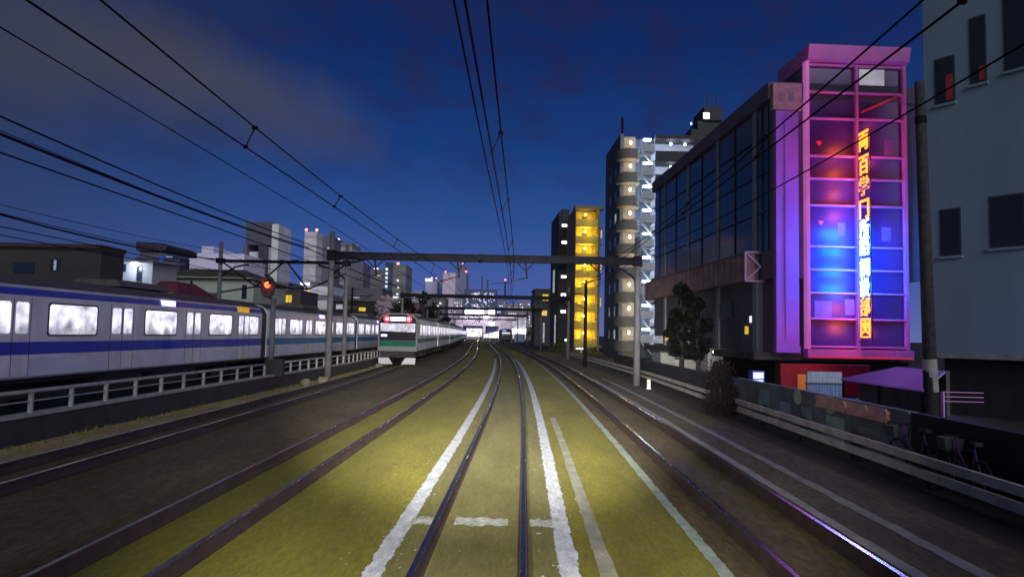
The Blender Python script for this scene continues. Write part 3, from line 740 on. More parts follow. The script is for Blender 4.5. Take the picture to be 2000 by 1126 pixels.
MB().box(SX+.03, SX+.08, SY-.58, SY-.54, p2.z, p1.z).box(SX+.03, SX+.08, SY+.54, SY+.58, p2.z, p1.z).box(SX+.02, SX+.08, SY-.05, SY+.75, p2.z-.05, p2.z+.03).build('sign_frame', M_['frame_dark'], sgn)

# ------------------------------------------------------------------ right: tall grey building in front
A = W(1813, 690, 27.0)
gb = thing('grey_building', 'tall plain blue-grey building with few windows at the right edge', 'building', (A.x, 27.0, GZ), R(-55.2))
zb0 = A.z - GZ
M_['greyblue'] = mat('blue_grey_render', (.22, .30, .365), .85, var=.14, scale=.5, stretch=(1, 1, .18))
MB().box(0, 12, 0, 9, zb0, 19).build('wall', M_['greyblue'], gb)
MB().box(.3, 12, .6, 9, 0, zb0).build('ground_floor', M_['wall_dark'], gb)
MB().box(-.05, 12.05, -.08, .0, zb0-.14, zb0+.04).build('ledge', M_['concrete'], gb)
lc = local(gb)
def face_u(px):
    "distance along the facade seen at pixel column px"
    t = (px-1000)/F; u = Vector((.571, -.821))
    return (t*27.0 - A.x)/(u.x - t*u.y)
def gwin(x0, x1, y0, y1, m, lit=None):
    u0, u1 = face_u(x0), face_u(x1)
    um = (u0+u1)/2; Y = 27.0 - .821*um
    z1 = W((x0+x1)/2, y0, Y).z - GZ; z0 = W((x0+x1)/2, y1, Y).z - GZ
    f = MB().box(u0, u1, -.03, .05, z0, z1).build('window', M_['frame_dark'], gb)
    MB().box(u0+.05, u1-.05, -.045, -.028, z0+.07, z1-.06).build('pane', M_[m], f)
    MB().box(u0-.05, u1+.05, -.12, -.0, z0-.09, z0-.002).build('sill', M_['greyblue'], f)
    if lit:
        MB().box(u0+.55*(u1-u0), u1-.07, -.055, -.043, z0+.1, z0+lit*(z1-z0)).build('painted_reflection', mat('red_reflection', (.42, .04, .05), .6), f)  # red reflection in the glass, painted as a raised patch
gwin(1836, 1876, 112, 203, 'window_dark', .6); gwin(1907, 1940, 32, 164, 'window_dark', .25); gwin(1976, 2030, -60, 135, 'window_dark')
gwin(1841, 1882, 407, 500, 'window_dark'); gwin(1939, 2010, 380, 483, 'window_dark')

# utility pole
pb = W(1823, 755, 20.0)
up_ = thing('utility_pole', 'dark concrete utility pole between neon tower and grey building', 'pole', (pb.x, 20.0, GZ))
MB().tube([(-.05, 0, 0), (-.25, 0, 10.0)], [.19, .13], 14).build('post', mat('black_concrete', (.045, .042, .045), .9, var=.5, scale=6), up_, True)
MB().tube([(-.053, 0, 1.25), (-.095, 0, 2.15)], [.185, .185], 14, caps=False).build('sleeve', M_['concrete'], up_, True)
MB().tube([(-.225, 0, 8.8), (-.228, 0, 9.0)], .155, 12).build('band', M_['steel_dark'], up_)

# ------------------------------------------------------------------ right: wall, sheds and street things
M_['mural'] = mat('mural_wall', (.10, .125, .135), .85, var=.3, scale=.55, c2=(.22, .27, .28))
mw = thing('mural_wall', 'grey-green painted wall behind the guard rail, right of the bush', 'wall', (0, 0, 0))
def wx_(q): return 8.2 + .012*q
def wallseg(z0, z1, h, m, nm, par, th=.2, fx=wx_):
    vs = []; fs = []; pts = zs(z0, z1)
    for q in pts: vs += [(fx(q), q, GZ-.01), (fx(q), q, h), (fx(q)+th, q, h), (fx(q)+th, q, GZ-.01)]
    for i in range(len(pts)-1):
        for k in range(4): fs.append((4*i+k, 4*i+(k+1) % 4, 4*i+4+(k+1) % 4, 4*i+4+k))
    n = len(vs)
    return MB().add(vs, fs + [(0,1,2,3), (n-1, n-2, n-3, n-4)]).build(nm, m, par)
wallseg(15.2, 27.5, .95, M_['mural'], 'wall_body', mw)
for (q, z, r_) in ((21.2, .74, .22), (19.0, .72, .24)):
    MB().prism([(q+r_*1.3*math.cos(a), z+r_*math.sin(a)) for a in [k*math.pi/9 for k in range(18)]], 'x', wx_(q)-.012, wx_(q)+.01).build('painted_disc', mat('sage_paint', (.36, .48, .40), .8, var=.2), mw)
for (q0, q1, z0, z1, c_) in ((20.2, 20.9, .1, .5, (.10, .13, .15)), (18.2, 19.2, -.15, .45, (.15, .19, .21)), (23.6, 24.6, .0, .75, (.10, .16, .17)), (21.8, 22.6, .05, .5, (.12, .15, .20)), (16.4, 17.4, 0, .4, (.10, .10, .09))):
    MB().box(wx_(q0)-.010, wx_(q0)+.03, q0, q1, z0, z1).build('painted_figure', mat('mural_paint', [x*1.9 for x in c_], .85, var=.35, scale=2), mw)
dw = thing('boundary_wall', 'plain dark wall behind the guard rail, left of the bush', 'wall', (0, 0, 0))
wallseg(27.6, 62, .9, mat('dark_fence_paint', (.040, .042, .050), .85, var=.3), 'wall_body', dw)
nw = thing('boundary_wall', 'black wall below the grey building at the right edge', 'wall', (0, 0, 0))
wallseg(4, 15.1, .95, M_['wall_dark'], 'wall_body', nw)
for i, (q0, q1) in enumerate(((15.9, 16.7), (16.85, 17.75), (17.95, 19.6))):
    lb = ('shortest pinkish panel on the wall, nearest the utility pole', 'middle pinkish panel on the mural wall', 'longest pinkish panel on the wall, below the lilac shed roof')[i]
    o = MB().box(0, .09, -(q1-q0)/2, (q1-q0)/2, 0, .20).box(-.03, .0, -(q1-q0)/2-.03, (q1-q0)/2+.03, .20, .25).box(-.03, .0, -(q1-q0)/2-.03, (q1-q0)/2+.03, -.05, 0).build('wall_panel', mat('salmon_panel', (.62, .33, .30), .8, var=.25, scale=3))  # pink light on the wall top put into the salmon colour
    o.location = (wx_((q0+q1)/2)-.11, (q0+q1)/2, .68); tag(o, lb, 'panel', 'pinkish panels on the wall')
# bicycle shed with a hipped roof, purple light put into its lilac colour
bs = thing('bicycle_shed', 'lean-to shed with a lilac sloping roof behind the wall', 'shed', (11.45, 20.0, GZ), -.02)
e, rg = 1.30, 1.83
v_ = [(0, 0, e), (0, 5.2, e), (.62, 5.2, e), (.62, 0, rg), (.62, 2.6, rg)]
MB().add([(x, y, z) for x, y, z in v_] + [(x, y, z-.06) for x, y, z in v_], [(0,3,4), (0,4,1), (1,4,2), (5,9,8), (5,6,9), (6,7,9), (0,5,8,3), (0,1,6,5), (1,2,7,6), (3,8,9,4), (4,9,7,2)]).build('roof', mat('lilac_roof', (.46, .22, .70), .6, var=.08, scale=.8), bs)
for y in (.1, 2.6, 5.1): MB().box(.02, .08, y-.03, y+.03, 0, e-.06).build('post', M_['steel_dark'], bs)
MB().box(.64, .74, 0, 2.6, 0, rg).box(.64, .74, 2.6, 5.2, 0, e).build('back_wall', M_['concrete_dark'], bs)
lamp('shed_wash', 'POINT', (-1.5, 1.6, 3.2), 45, (.75, .40, 1.0), bs, .3)
# pale blue panel board, orange panel, red wall panel, vending machine
p = W(1577, 764, 28.0)
o = thing('panel_board', 'pale blue two-tier board of vertical slats beside the lilac roof', 'board', (p.x, 28.0, GZ))
zt = W(1577, 725, 28).z - GZ
MB().box(0, 1.35, 0, .12, zt-.42, zt).build('upper_board', mat('pale_board', (.34, .40, .52), .7, var=.3, scale=4, stretch=(4, 1, .3)), o)
MB().box(0, 1.35, .02, .14, .1, zt-.48).build('lower_board', mat('blue_board', (.14, .20, .40), .7, var=.5, scale=4, stretch=(4, 1, .3)), o)
MB().box(-.05, 1.40, -.04, .14, zt-.475, zt-.425).box(.1, .18, .14, .2, 0, zt).box(1.1, 1.18, .14, .2, 0, zt).build('frame', M_['frame_dark'], o)
p = W(1558, 764, 31.0)
o = MB().box(0, .42, 0, .08, 0, W(1558, 730, 31).z - GZ).box(.36, .40, -.05, 0, .55, .75).build('orange_door', mat('orange_door', (.95, .22, .03), .6, var=.1)); o.location = (p.x, 31, GZ); tag(o, 'bright orange door panel left of the pale blue board', 'door')
p = W(1525, 770, 34.0)
o = MB().box(0, 4.2, 0, .2, 0, W(1525, 718, 34).z - GZ + .1).box(-.03, 4.23, -.03, .23, W(1525, 718, 34).z - GZ + .1, W(1525, 718, 34).z - GZ + .2).build('red_wall', mat('red_wall_paint', (.35, .01, .025), .7, var=.2)); o.location = (p.x, 34.0, GZ); tag(o, 'dark red wall below the neon tower', 'wall')
rl = lamp('red_wall_light', 'POINT', (p.x+1.4, 33.0, 1.9), 22, (1, .25, .2), None, .15)
p = W(1469, 750, 30.0)
o = thing('vending_machine', 'small brightly lit vending machine under the glass building', 'vending machine', (p.x, 30, GZ))
zt = W(1469, 724, 30).z - GZ
MB().box(0, .52, 0, .5, 0, zt).build('cabinet', mat('vending_blue', (.10, .12, .5), .5), o)
MB().box(.06, .46, -.02, 0, zt-.30, zt-.06).build('display', glow('vending_light', (.75, .85, 1.0), 2.2, var=.5, scale=9), o)
MB().box(.06, .46, -.02, 0, zt-.56, zt-.36).build('lower_display', glow('vending_light_low', (.62, .70, 1.0), 1.6, var=.3, scale=9), o)
# white lit booth under the deck
p = W(1382, 725, 44.0)
o = thing('white_booth', 'white booth with a lamp under its eave below the dark building', 'booth', (p.x, 44.0, GZ))
zt = W(1382, 684, 44).z - GZ
MB().box(0, .95, 0, 1.6, 0, zt).build('wall', mat('white_booth', (.62, .62, .66), .7, var=.1), o)
MB().box(-.2, 1.2, -.5, 1.8, zt, zt+.12).build('eave', M_['concrete'], o)
MB().ball((.3, -.3, zt-.08), .09, 10).build('bulb', M_['white_lamp'], o)
lamp('booth_light', 'POINT', (.4, -.5, zt-.25), 26, (.85, .88, 1), o, .06)
p = W(1290, 724, 50.0)
o = thing('white_shed', 'low white shed with dark shutter left of the dark trees', 'shed', (p.x, 50.0, GZ))
zt = W(1290, 688, 50).z - GZ
MB().box(0, 2.8, 0, 3, 0, zt).build('wall', mat('white_shed', (.42, .44, .44), .8, var=.15), o)
MB().box(-.1, 2.9, -.2, 3.1, zt, zt+.12).build('roof', M_['concrete_dark'], o)
MB().box(1.0, 2.5, -.03, 0, .2, zt-.25).build('shutter', mat('shed_shutter', (.55, .56, .56), .7), o)
MB().box(1.0, 2.6, -.15, -.031, zt-.45, zt-.3).build('awning', mat('green_awning', (.03, .07, .06), .7), o)
lamp('shed_light', 'POINT', (1.6, -1.2, zt+.3), 14, (.9, .93, 1), o, .06)
# balustrade of pink rails at the foot of the grey building
p = W(1838, 756, 19.0)
o = thing('pink_railing', 'thin pink railing right of the utility pole', 'railing', (p.x, 19.0, GZ))
for dz in (1.08, 1.20, 1.32): MB().tube([(0, 0, dz), (1.05, -.1, dz)], .012, 6).build('rail', mat('pink_rail', (.75, .35, .70), .5), o)
for x in (0,): MB().box(x-.02, x+.02, -.12, .02, 0, 1.32).build('post', mat('pink_rail_post', (.5, .28, .55), .5), o)
# parked bicycles by the guard rail
def bicycle(loc, rz, label):
    t = thing('bicycle', label, 'bicycle', loc, rz, 'bicycles behind the guard rail')
    for x in (-.5, .5):
        w = MB(); w.tube([(x+.31*math.cos(a), 0, .33+.31*math.sin(a)) for a in [k*2*math.pi/20 for k in range(21)]], .022, 6, caps=False)
        wh = w.build('wheel', M_['rubber'], t)
        s = MB()
        for k in range(6): s.tube([(x, 0, .33), (x+.30*math.cos(k*1.047), 0, .33+.30*math.sin(k*1.047))], .004, 4)
        s.build('spokes', M_['handrail'], wh)
    MB().tube([(-.5, 0, .33), (-.15, 0, .30), (.32, 0, .75), (-.28, 0, .78), (-.15, 0, .30)], .018, 6).tube([(-.5, 0, .33), (-.28, 0, .78), (-.3, 0, .88)], .016, 6).tube([(.5, 0, .33), (.34, 0, .70), (.30, 0, .95)], .018, 6).build('frame', mat('violet_bicycle', (.11, .035, .14), .4), t)
    MB().prism([(-.42, -.06), (-.42, .06), (-.2, .02), (-.14, 0), (-.2, -.02)], 'z', .88, .94).build('saddle', M_['rubber'], t)
    MB().tube([(.24, -.26, 1.0), (.31, -.1, .97), (.31, .1, .97), (.24, .26, 1.0)], .014, 6).build('handlebar', M_['steel_dark'], t)
    MB().add([(.42, -.14, .68), (.68, -.14, .68), (.68, .14, .68), (.42, .14, .68), (.40, -.17, .90), (.72, -.17, .90), (.72, .17, .90), (.40, .17, .90)], [(0,3,2,1), (0,1,5,4), (1,2,6,5), (2,3,7,6), (3,0,4,7)]).build('basket', M_['frame_dark'], t)
    return t
bicycle((7.95, 12.6, GZ), R(84), 'violet bicycle leaning by the guard rail, nearer the camera')
bicycle((8.0, 14.3, GZ), R(97), 'violet bicycle standing behind the nearer bicycle')

# ------------------------------------------------------------------ right: flats behind
rnd0 = random.Random(3)
M_['flat_grey'] = mat('flat_blue_grey', (.085, .105, .135), .8, var=.15, scale=.3)
M_['flat_cream'] = mat('flat_cream', (.20, .19, .155), .8, var=.12, scale=.4)
M_['flat_dark'] = mat('flat_dark', (.05, .05, .055), .8, var=.2, scale=.3)
M_['flat_white'] = mat('flat_white', (.42, .44, .48), .7, var=.1, scale=.4)
FZ_ = 2.93
ap = thing('apartment_tower', 'tall flats with rounded warm-lit balconies and white-lit stairs', 'apartment block', (13.15, 87, GZ), .03)
N9 = 9; H2 = 27.2
MB().box(0, .45, .9, 12, 0, H2+.6).box(.45, 9.7, 2.6, 12, 0, H2+.4).build('wall', M_['flat_grey'], ap)
MB().box(.3, .6, 2.0, 2.3, H2+.4, H2+3.0).build('mast', M_['steel_dark'], ap)
MB().box(.45, 1.9, .9, 2.6, 0, H2+.2).build('balcony_core', M_['flat_cream'], ap)
cx, cy = .95, .9
arc = [(cx+1.42*math.cos(a), cy+1.9*math.sin(a)) for a in [R(-190 + 190*k/14) for k in range(15)]]
inner = [(cx+1.27*math.cos(a), cy+1.73*math.sin(a)) for a in [R(0 - 190*k/14) for k in range(15)]]
for i in range(N9):
    z = 1.0 + i*FZ_
    b_ = MB().prism(arc + inner, 'z', z, z+1.10).build('balcony', M_['flat_cream'], ap)
    MB().prism(arc + [(cx+1.42, 2.0), (cx-.6, 2.0)], 'z', z-.16, z-.002).build('floor_slab', M_['flat_cream'], b_)
    MB().ball((cx+.25, .45, z+2.1), .15, 10, 1.5).build('bulb', M_['warm_lamp'], b_)
    lamp('balcony_light', 'POINT', (cx+.25, -.2, z+2.0), 60, (1.0, .64, .28), b_, .12)
for i in range(N9):
    z = 1.0 + i*FZ_
    s = MB().box(2.45, 4.1, -.2, 2.6, z+.9, z+1.05).box(2.45, 2.55, -.2, -.1, z+1.05, z+2.6).box(4.0, 4.1, -.2, -.1, z+1.05, z+2.6).box(2.45, 4.1, -.22, -.17, z+1.05, z+1.8)
    s.bar((2.55, .3, z+1.0), (4.0, .3, z-.55), .5, .16)
    st = s.build('stair_landing', M_['flat_white'], ap)
    MB().box(2.8, 3.7, .2, .6, z+2.40, z+2.62).build('strip_lamp', M_['cool_lamp'], st)
    lamp('stair_light', 'POINT', (3.2, .3, z+2.1), 250, (.50, .68, 1.0), st, .15)
for i in range(N9):
    z = 1.0 + i*FZ_
    c_ = MB().box(4.2, 9.6, -.1, .06, z-.25, z+1.05).box(4.2, 9.6, .06, 2.6, z-.22, z-.02).build('corridor', M_['flat_dark'], ap)
    MB().box(4.2, 9.6, 2.52, 2.58, z, z+2.6).build('corridor_wall', M_['flat_white'], c_)
    if i >= N9-3:
        for x in (6.4, 8.2):
            MB().ball((x, 1.2, z+2.3), .16, 10).build('bulb', M_['cool_lamp'], c_)
            lamp('corridor_light', 'POINT', (x, .9, z+2.0), 42, (.72, .82, 1.0), c_, .15)
MB().box(4.2, 9.6, -.15, 2.7, H2-.15, H2+.3).build('roof', M_['flat_dark'], ap)
for i in range(8):
    z = 2.2 + i*FZ_
    for y in (3.5, 7.5):
        w = MB().box(-.03, .02, y-.6, y+.6, z, z+1.3).build('window', M_['frame_dark'], ap)
        MB().box(-.045, -.031, y-.52, y+.52, z+.08, z+1.22).build('pane', M_['window_soft'] if (i, y) in ((0, 3.5), (5, 3.5)) else M_['window_dark'], w)

# yellow-lit flats
yb = thing('apartment_block', 'flats with open corridors lit strong yellow', 'apartment block', (10.65, 122, GZ), .045)
H3 = 24.0
MB().box(0, 4.7, 2.2, 12, 0, H3+.6).box(0, .12, 0, 2.2, 0, H3+.6).build('wall', M_['flat_cream'], yb)
MB().box(-.1, 4.8, -.12, 2.25, H3+.3, H3+.9).build('roof', M_['flat_cream'], yb)
MB().box(.12, 4.6, 2.12, 2.19, .5, H3+.2).build('corridor_wall', mat('yellow_lit_wall', (.75, .55, .07), .7, var=.12), yb)  # yellow of the corridor lamps put into the cream wall's colour
MB().box(3.9, 4.3, -.1, 2.1, 0, H3+.3).build('pier', M_['flat_cream'], yb)
for i in range(8):
    z = .9 + i*2.92
    b_ = MB().box(.12, 3.89, -.2, -.05, z-.1, z+1.15).box(.12, 4.7, -.05, 2.1, z-.16, z).build('parapet', mat('yellow_lit_parapet', (.62, .48, .12), .8, var=.15), yb)  # yellow light on the parapet put into its colour
    MB().ball((1.9, 1.3, z+2.15), .22, 10).build('bulb', M_['yellow_lamp'], b_)
    d = MB().box(1.4, 2.3, 2.04, 2.118, z+.05, z+2.0).build('door', mat('brown_door', (.16, .10, .03), .6), b_)
    lamp('corridor_light', 'POINT', (1.9, .75, z+1.95), 60 if i == 7 else rnd0.uniform(170, 270), (1.0, .72, .12), b_, .2)
    lamp('corridor_light', 'POINT', (2.2, -1.0, z+1.6), 36, (1.0, .74, .14), b_, .2)
    if i in (2, 4, 6): MB().box(4.4, 4.6, -.08, -.0, z+.9, z+2.3).build('slit_window', M_['window_yellow'], b_)

# dark flats with white strip lamps
db = thing('apartment_block', 'narrow dark flats with white strip lamps, left of the yellow flats', 'apartment block', (8.7, 135, GZ), .05)
MB().box(0, .5, .2, 14, 0, 26.0).box(.5, 1.9, 0, 14, 0, 26.5).build('wall', M_['flat_dark'], db)
for y in (440, 473, 540, 575, 608):
    z = W(1098, y, 135).z - GZ
    MB().box(.55, 1.6, -.06, -.001, z-.22, z+.22).build('strip_lamp', M_['white_lamp'], db)
MB().box(-.05, -.001, 6, 9, 11.0, 15.5).build('opening_or_reflection', M_['window_soft'], db)
MB().box(-.05, -.001, 3, 5, .6, 6.5).build('opening_or_reflection', M_['window_soft'], db)
fb = thing('house', 'small dark building with a lit yellow-green top window, far right of the tracks', 'house', (5.6, 172, GZ), .05)
MB().box(0, 4.4, 0, 10, 0, 13.2).box(-.4, 1.6, -.1, 8, 9.0, 11.5).build('wall', M_['flat_dark'], fb)
MB().box(-.2, 4.6, -.3, 10.3, 13.2, 13.6).build('roof', mat('brown_roof', (.08, .04, .05), .8), fb)
MB().box(1.8, 3.2, -.06, -.001, 10.8, 12.3).build('window', M_['window_yellow'], fb)
MB().box(1.7, 2.9, -.06, -.001, 7.2, 8.4).build('window', M_['window_warm'], fb)
MB().box(2.0, 2.4, -.06, -.001, .8, 5.5).build('window', M_['window_soft'], fb)
# rooftop block far behind the glass building
pr = W(1350, 330, 100)
ph = thing('apartment_block', 'dark stepped rooftop with one lit window above the glass building', 'apartment block', (pr.x, 100, GZ), .03)
zz = lambda y: W(1370, y, 100).z - GZ
MB().box(0, 9, 0, 8, 0, zz(252)).box(1.2, 9, 1, 8, zz(252), zz(232)).box(2.0, 4.6, .5, 6, zz(232), zz(205)).box(2.6, 2.8, 1, 1.2, zz(205), zz(180)).box(3.9, 4.05, 1, 1.2, zz(205), zz(186)).build('wall', M_['flat_dark'], ph)
a0 = W(1376, 224, 100).x - pr.x
MB().box(a0, a0+.85, .42, .499, zz(229), zz(218)).build('window', M_['white_lamp'], ph)
MB().box(-.1, .05, -.08, -.001, zz(244), zz(240)).build('lamp', M_['white_lamp'], ph)

# ------------------------------------------------------------------ vegetation
def tree(name, label, loc, h, w, m, trunk=.25, n=900, leaf=.22, group=None, seed=1, cl=1.0, shape=lambda t: math.sin(math.pi*min(1, t*.92+.08))**.6, cat='tree'):
    rnd = random.Random(seed); t = thing(name, label, cat, loc, 0, group)
    ht = h*trunk
    tr = MB().tube([(0, 0, 0), (.04*w, 0, ht), (-.03*w, .03*w, h*.6), (0, 0, h*.9)], [.045*h**.8, .035*h**.8, .02*h**.8, .008*h**.8], 8)
    for k in range(7):
        a = rnd.uniform(0, 6.28); z = ht + (h-ht)*rnd.uniform(.0, .6); r = w*.42*rnd.uniform(.6, 1)
        tr.tube([(0, 0, z), (r*.5*math.cos(a), r*.5*math.sin(a), z+.12*h), (r*math.cos(a), r*math.sin(a), z+.2*h)], [.014*h**.8, .009*h**.8, .004*h**.8], 5)
    tr.build('trunk', M_['bark'], t)
    clumps = []
    for k in range(26):
        z = rnd.uniform(0, 1); rr = w/2*shape(z)*rnd.uniform(.35, 1.0); a = rnd.uniform(0, 6.28)
        clumps.append((rr*math.cos(a), rr*math.sin(a), ht + (h-ht)*z, cl*w*rnd.uniform(.10, .20)))
    vs = []; fs = []
    for i in range(n):
        cx, cy, cz, cr_ = rnd.choice(clumps)
        p = Vector((rnd.gauss(0, 1), rnd.gauss(0, 1), rnd.gauss(0, 1))); p = p.normalized() * cr_ * rnd.uniform(.3, 1.15) + Vector((cx, cy, cz))
        d = Vector((rnd.uniform(-1, 1), rnd.uniform(-1, 1), rnd.uniform(-.7, .7))).normalized(); e = d.cross(Vector((rnd.uniform(-1, 1), rnd.uniform(-1, 1), rnd.uniform(-1, 1)))).normalized()
        s = leaf*rnd.uniform(.6, 1.4); b = len(vs)
        vs += [p - d*s, p + e*s*.5, p + d*s, p - e*s*.5]; fs.append((b, b+1, b+2, b+3))
    MB().add(vs, fs).build('crown', m, t); return t
M_['bark'] = mat('bark', (.06, .045, .035), .95, var=.4, scale=4)
M_['leaf_dark'] = mat('dark_leaves', (.004, .006, .005), .8, var=.6, scale=.8)
M_['leaf_mid'] = mat('olive_leaves', (.07, .085, .035), .8, var=.5, scale=.8)
M_['leaf_maroon'] = mat('maroon_leaves', (.008, .004, .006), .95, var=.5, scale=1.2)
M_['blossom'] = mat('pale_blossom', (.42, .34, .40), .8, var=.4, scale=1.2)
for (px, Z, ytop, wd, lb, sd_) in ((1330, 46, 562, 1.8, 'slim dark tree, taller one left of the white booth', 3), (1362, 43, 590, 1.7, 'shorter dark tree touching the white booth', 4)):
    p = W(px, 700, Z); tree('dark_tree', lb, (p.x, Z, GZ), W(px, ytop, Z).z - GZ, wd, M_['leaf_dark'], .28, 4200, .17, 'dark trees before the glass building', sd_)
p = W(1408, 800, 24.6)
tree('round_bush', 'dark maroon round bush at the guard rail', (p.x, 24.6, GZ), 1.62, .95, M_['leaf_maroon'], .06, 7000, .05, None, 9, 2.0, cat='bush', shape=lambda t: math.sin(math.pi*min(1, t*.8+.16))**.5)
for (px, Z, ytop, wd, m, lb, sd_) in ((752, 96, 585, 4.2, 'blossom', 'pale blossoming tree above the stopped train, left of its cab', 5), (795, 104, 588, 4.6, 'leaf_maroon', 'reddish tree above the stopped train cab roof', 6), (826, 150, 573, 4.6, 'leaf_dark', 'dark tree left of the lilac towers', 7), (843, 165, 590, 4.5, 'leaf_mid', 'olive tree below the lilac towers', 8), (868, 175, 622, 5.0, 'leaf_dark', 'low dark tree above the far cars of the stopped train', 12)):
    p = W(px, 640, Z); tree('background_tree', lb, (p.x, Z, GZ), W(px, ytop, Z).z - GZ, wd, M_[m], .2, 1500, .28, 'trees behind the stopped train', sd_)
for (px, Z, ytop, wd, lb, sd_) in ((1040, 200, 640, 5, 'low dark bush left of the small dark building', 15), (1095, 118, 672, 3.2, 'low dark bush at the foot of the yellow-lit flats', 16)):
    p = W(px, 660, Z); tree('low_bush', lb, (p.x, Z, GZ), max(1.6, W(px, ytop, Z).z - GZ), wd, M_['leaf_mid'], .05, 900, .22, None, sd_, 1.6, cat='bush')
tuft = MB(); rnd = random.Random(5)
for i in range(900):
    q = 10 + 45*rnd.random()**1.5; x = wl_x(q) + .1 + abs(rnd.gauss(0, .25)); h = rnd.uniform(.03, .14); a = rnd.uniform(0, 6.28)
    dx_, dy_ = .02*math.cos(a), .02*math.sin(a); lx, ly = rnd.uniform(-.06, .06), rnd.uniform(-.06, .06)
    tuft.add([(x-dx_, q-dy_, GZ), (x+dx_, q+dy_, GZ), (x+lx, q+ly, GZ+h)], [(0, 1, 2)])
struct('grass', tuft, mat('verge_grass', (.16, .17, .03), .9, var=.5, scale=3), 'stuff')

# ------------------------------------------------------------------ left: houses behind the train and the skyline
def block(name, label, x0, x1, yt, Z, depth, m, cat='building', rz=0.0, group=None, parts=()):
    "plain block from photo columns x0..x1 up to row yt, Z metres away; parts are (part name, x0, x1, y0, y1, material) on its front"
    a, b = W(x0, 640, Z), W(x1, 640, Z); zt = W((x0+x1)/2, yt, Z).z - GZ
    t = thing(name, label, cat, (a.x, Z, GZ), rz, group); w = b.x - a.x
    wl_ = MB().box(0, w, 0, depth, 0, zt).box(-.01*w, w*1.01, -.01*w, depth, zt, zt+.012*w+.1).build('wall', m, t)
    for (nm, p0, p1, q0, q1, mm) in parts:
        u0, u1 = W(p0, 640, Z).x - a.x, W(p1, 640, Z).x - a.x
        MB().box(u0, u1, -.05-.0004*Z, -.001, W(p0, q1, Z).z - GZ, W(p0, q0, Z).z - GZ).build(nm, M_[mm] if isinstance(mm, str) else mm, t)
    return t, w, zt, a
# long dark building
lb_, w, zt, a = block('long_building', 'long dark flat-roofed building behind the nearest train car', -120, 190, 486, 38, 2.2, mat('sooty_wall', (.045, .040, .036), .9, var=.25, scale=.4), parts=(('window', 92, 110, 505, 528, 'window_dark'), ('window', 99, 104, 507, 527, 'window_white'), ('window', 20, 60, 512, 532, 'window_dark')))
MB().box(-.2, w+.1, -.3, 2.3, zt+.1, zt+.3).build('roof', mat('dark_red_eave', (.05, .03, .032), .8), lb_)
# lit corner shop on stilts
lt, w, zt, a = block('rooftop_room', 'pale rooftop room lit by a bright lamp under its eave', 226, 292, 512, 44, 3.2, mat('pale_room', (.40, .42, .46), .75, var=.15), parts=(('door', 262, 272, 520, 548, 'window_dark'), ('window', 230, 240, 515, 530, 'window_dark'), ('lamp_panel', 252, 262, 511, 518, 'white_lamp')))
MB().add([(-.3, -1.0, zt), (w+.5, -1.0, zt-.12), (w+.5, 3.4, zt+.2), (-.3, 3.4, zt+.3), (-.3, -1.0, zt+.12), (w+.5, -1.0, zt), (w+.5, 3.4, zt+.32), (-.3, 3.4, zt+.42)], [(0,1,2,3), (7,6,5,4), (0,4,5,1), (1,5,6,2), (2,6,7,3), (3,7,4,0)]).build('eave', M_['concrete'], lt)
MB().ball((1.1, -.6, zt-.14), .12, 10, .6).build('bulb', M_['cool_lamp'], lt)
lamp('eave_light', 'POINT', (1.1, -.7, zt-.35), 60, (.72, .80, 1.0), lt, .08)
# red roofed house
ra, rb = W(232, 600, 43.5), W(352, 600, 43.5); zr = W(300, 545, 43.5).z - GZ; ze = W(300, 574, 43.5).z - GZ
rh = thing('red_roof_house', 'low house with a dark red sloping roof behind the train', 'house', (ra.x, 43.5, GZ)); w = rb.x - ra.x
MB().box(.1, w-.2, .2, 5, 0, ze).build('wall', M_['flat_dark'], rh)
MB().prism([(-.3, ze), (1.6, zr), (4.2, zr), (5.6, ze)], 'x', -.2, w*.72).add([(w*.72, -.3, ze), (w*.72, 1.6, zr), (w*.72, 4.2, zr), (w*.72, 5.6, ze), (w, -.3, ze), (w, 5.6, ze)], [(0,4,1), (1,4,5,2), (2,5,3)]).build('roof', mat('dark_red_tiles', (.13, .025, .035), .7, var=.35, scale=4), rh)
MB().box(.1, 3.4, -.42, -.3, ze-.12, ze+.10).build('gutter', M_['concrete'], rh)
# pale green house
gh, w, zt, a = block('green_house', 'pale green house behind the thin mast', 296, 492, 545, 56, 8, mat('pale_green_render', (.42, .46, .37), .85, var=.12, scale=.5), 'house', parts=(('window', 470, 479, 556, 583, 'window_dark'), ('drainpipe', 368, 372, 548, 572, 'steel_dark'), ('vent', 322, 336, 545, 550, 'concrete'), ('shed_roof', 395, 425, 571, 582, 'car_roof')))
MB().add([(-.4, -.5, zt), (w+.3, -.5, zt), (w+.3, 8.3, zt), (-.4, 8.3, zt), (w*.2, 2.5, zt+1.0), (w*.78, 2.5, zt+1.0)], [(0,1,5,4), (1,2,5), (2,3,4,5), (3,0,4), (0,3,2,1)]).build('roof', mat('olive_roof', (.07, .075, .04), .8, var=.3), gh)
# lavender stepped building
lv, w, zt, a = block('stepped_building', 'lavender stepped building left of the frame-shaped tower', 364, 470, 508, 92, 8, mat('lavender_render', (.82, .74, .92), .8, var=.06))
MB().box(.12*w, w, .2, 7, zt, zt+.9).box(.20*w, .42*w, .2, 7, zt+.9, zt+1.8).build('roof_steps', mat('lavender_top', (.82, .74, .92), .8, var=.06), lv)
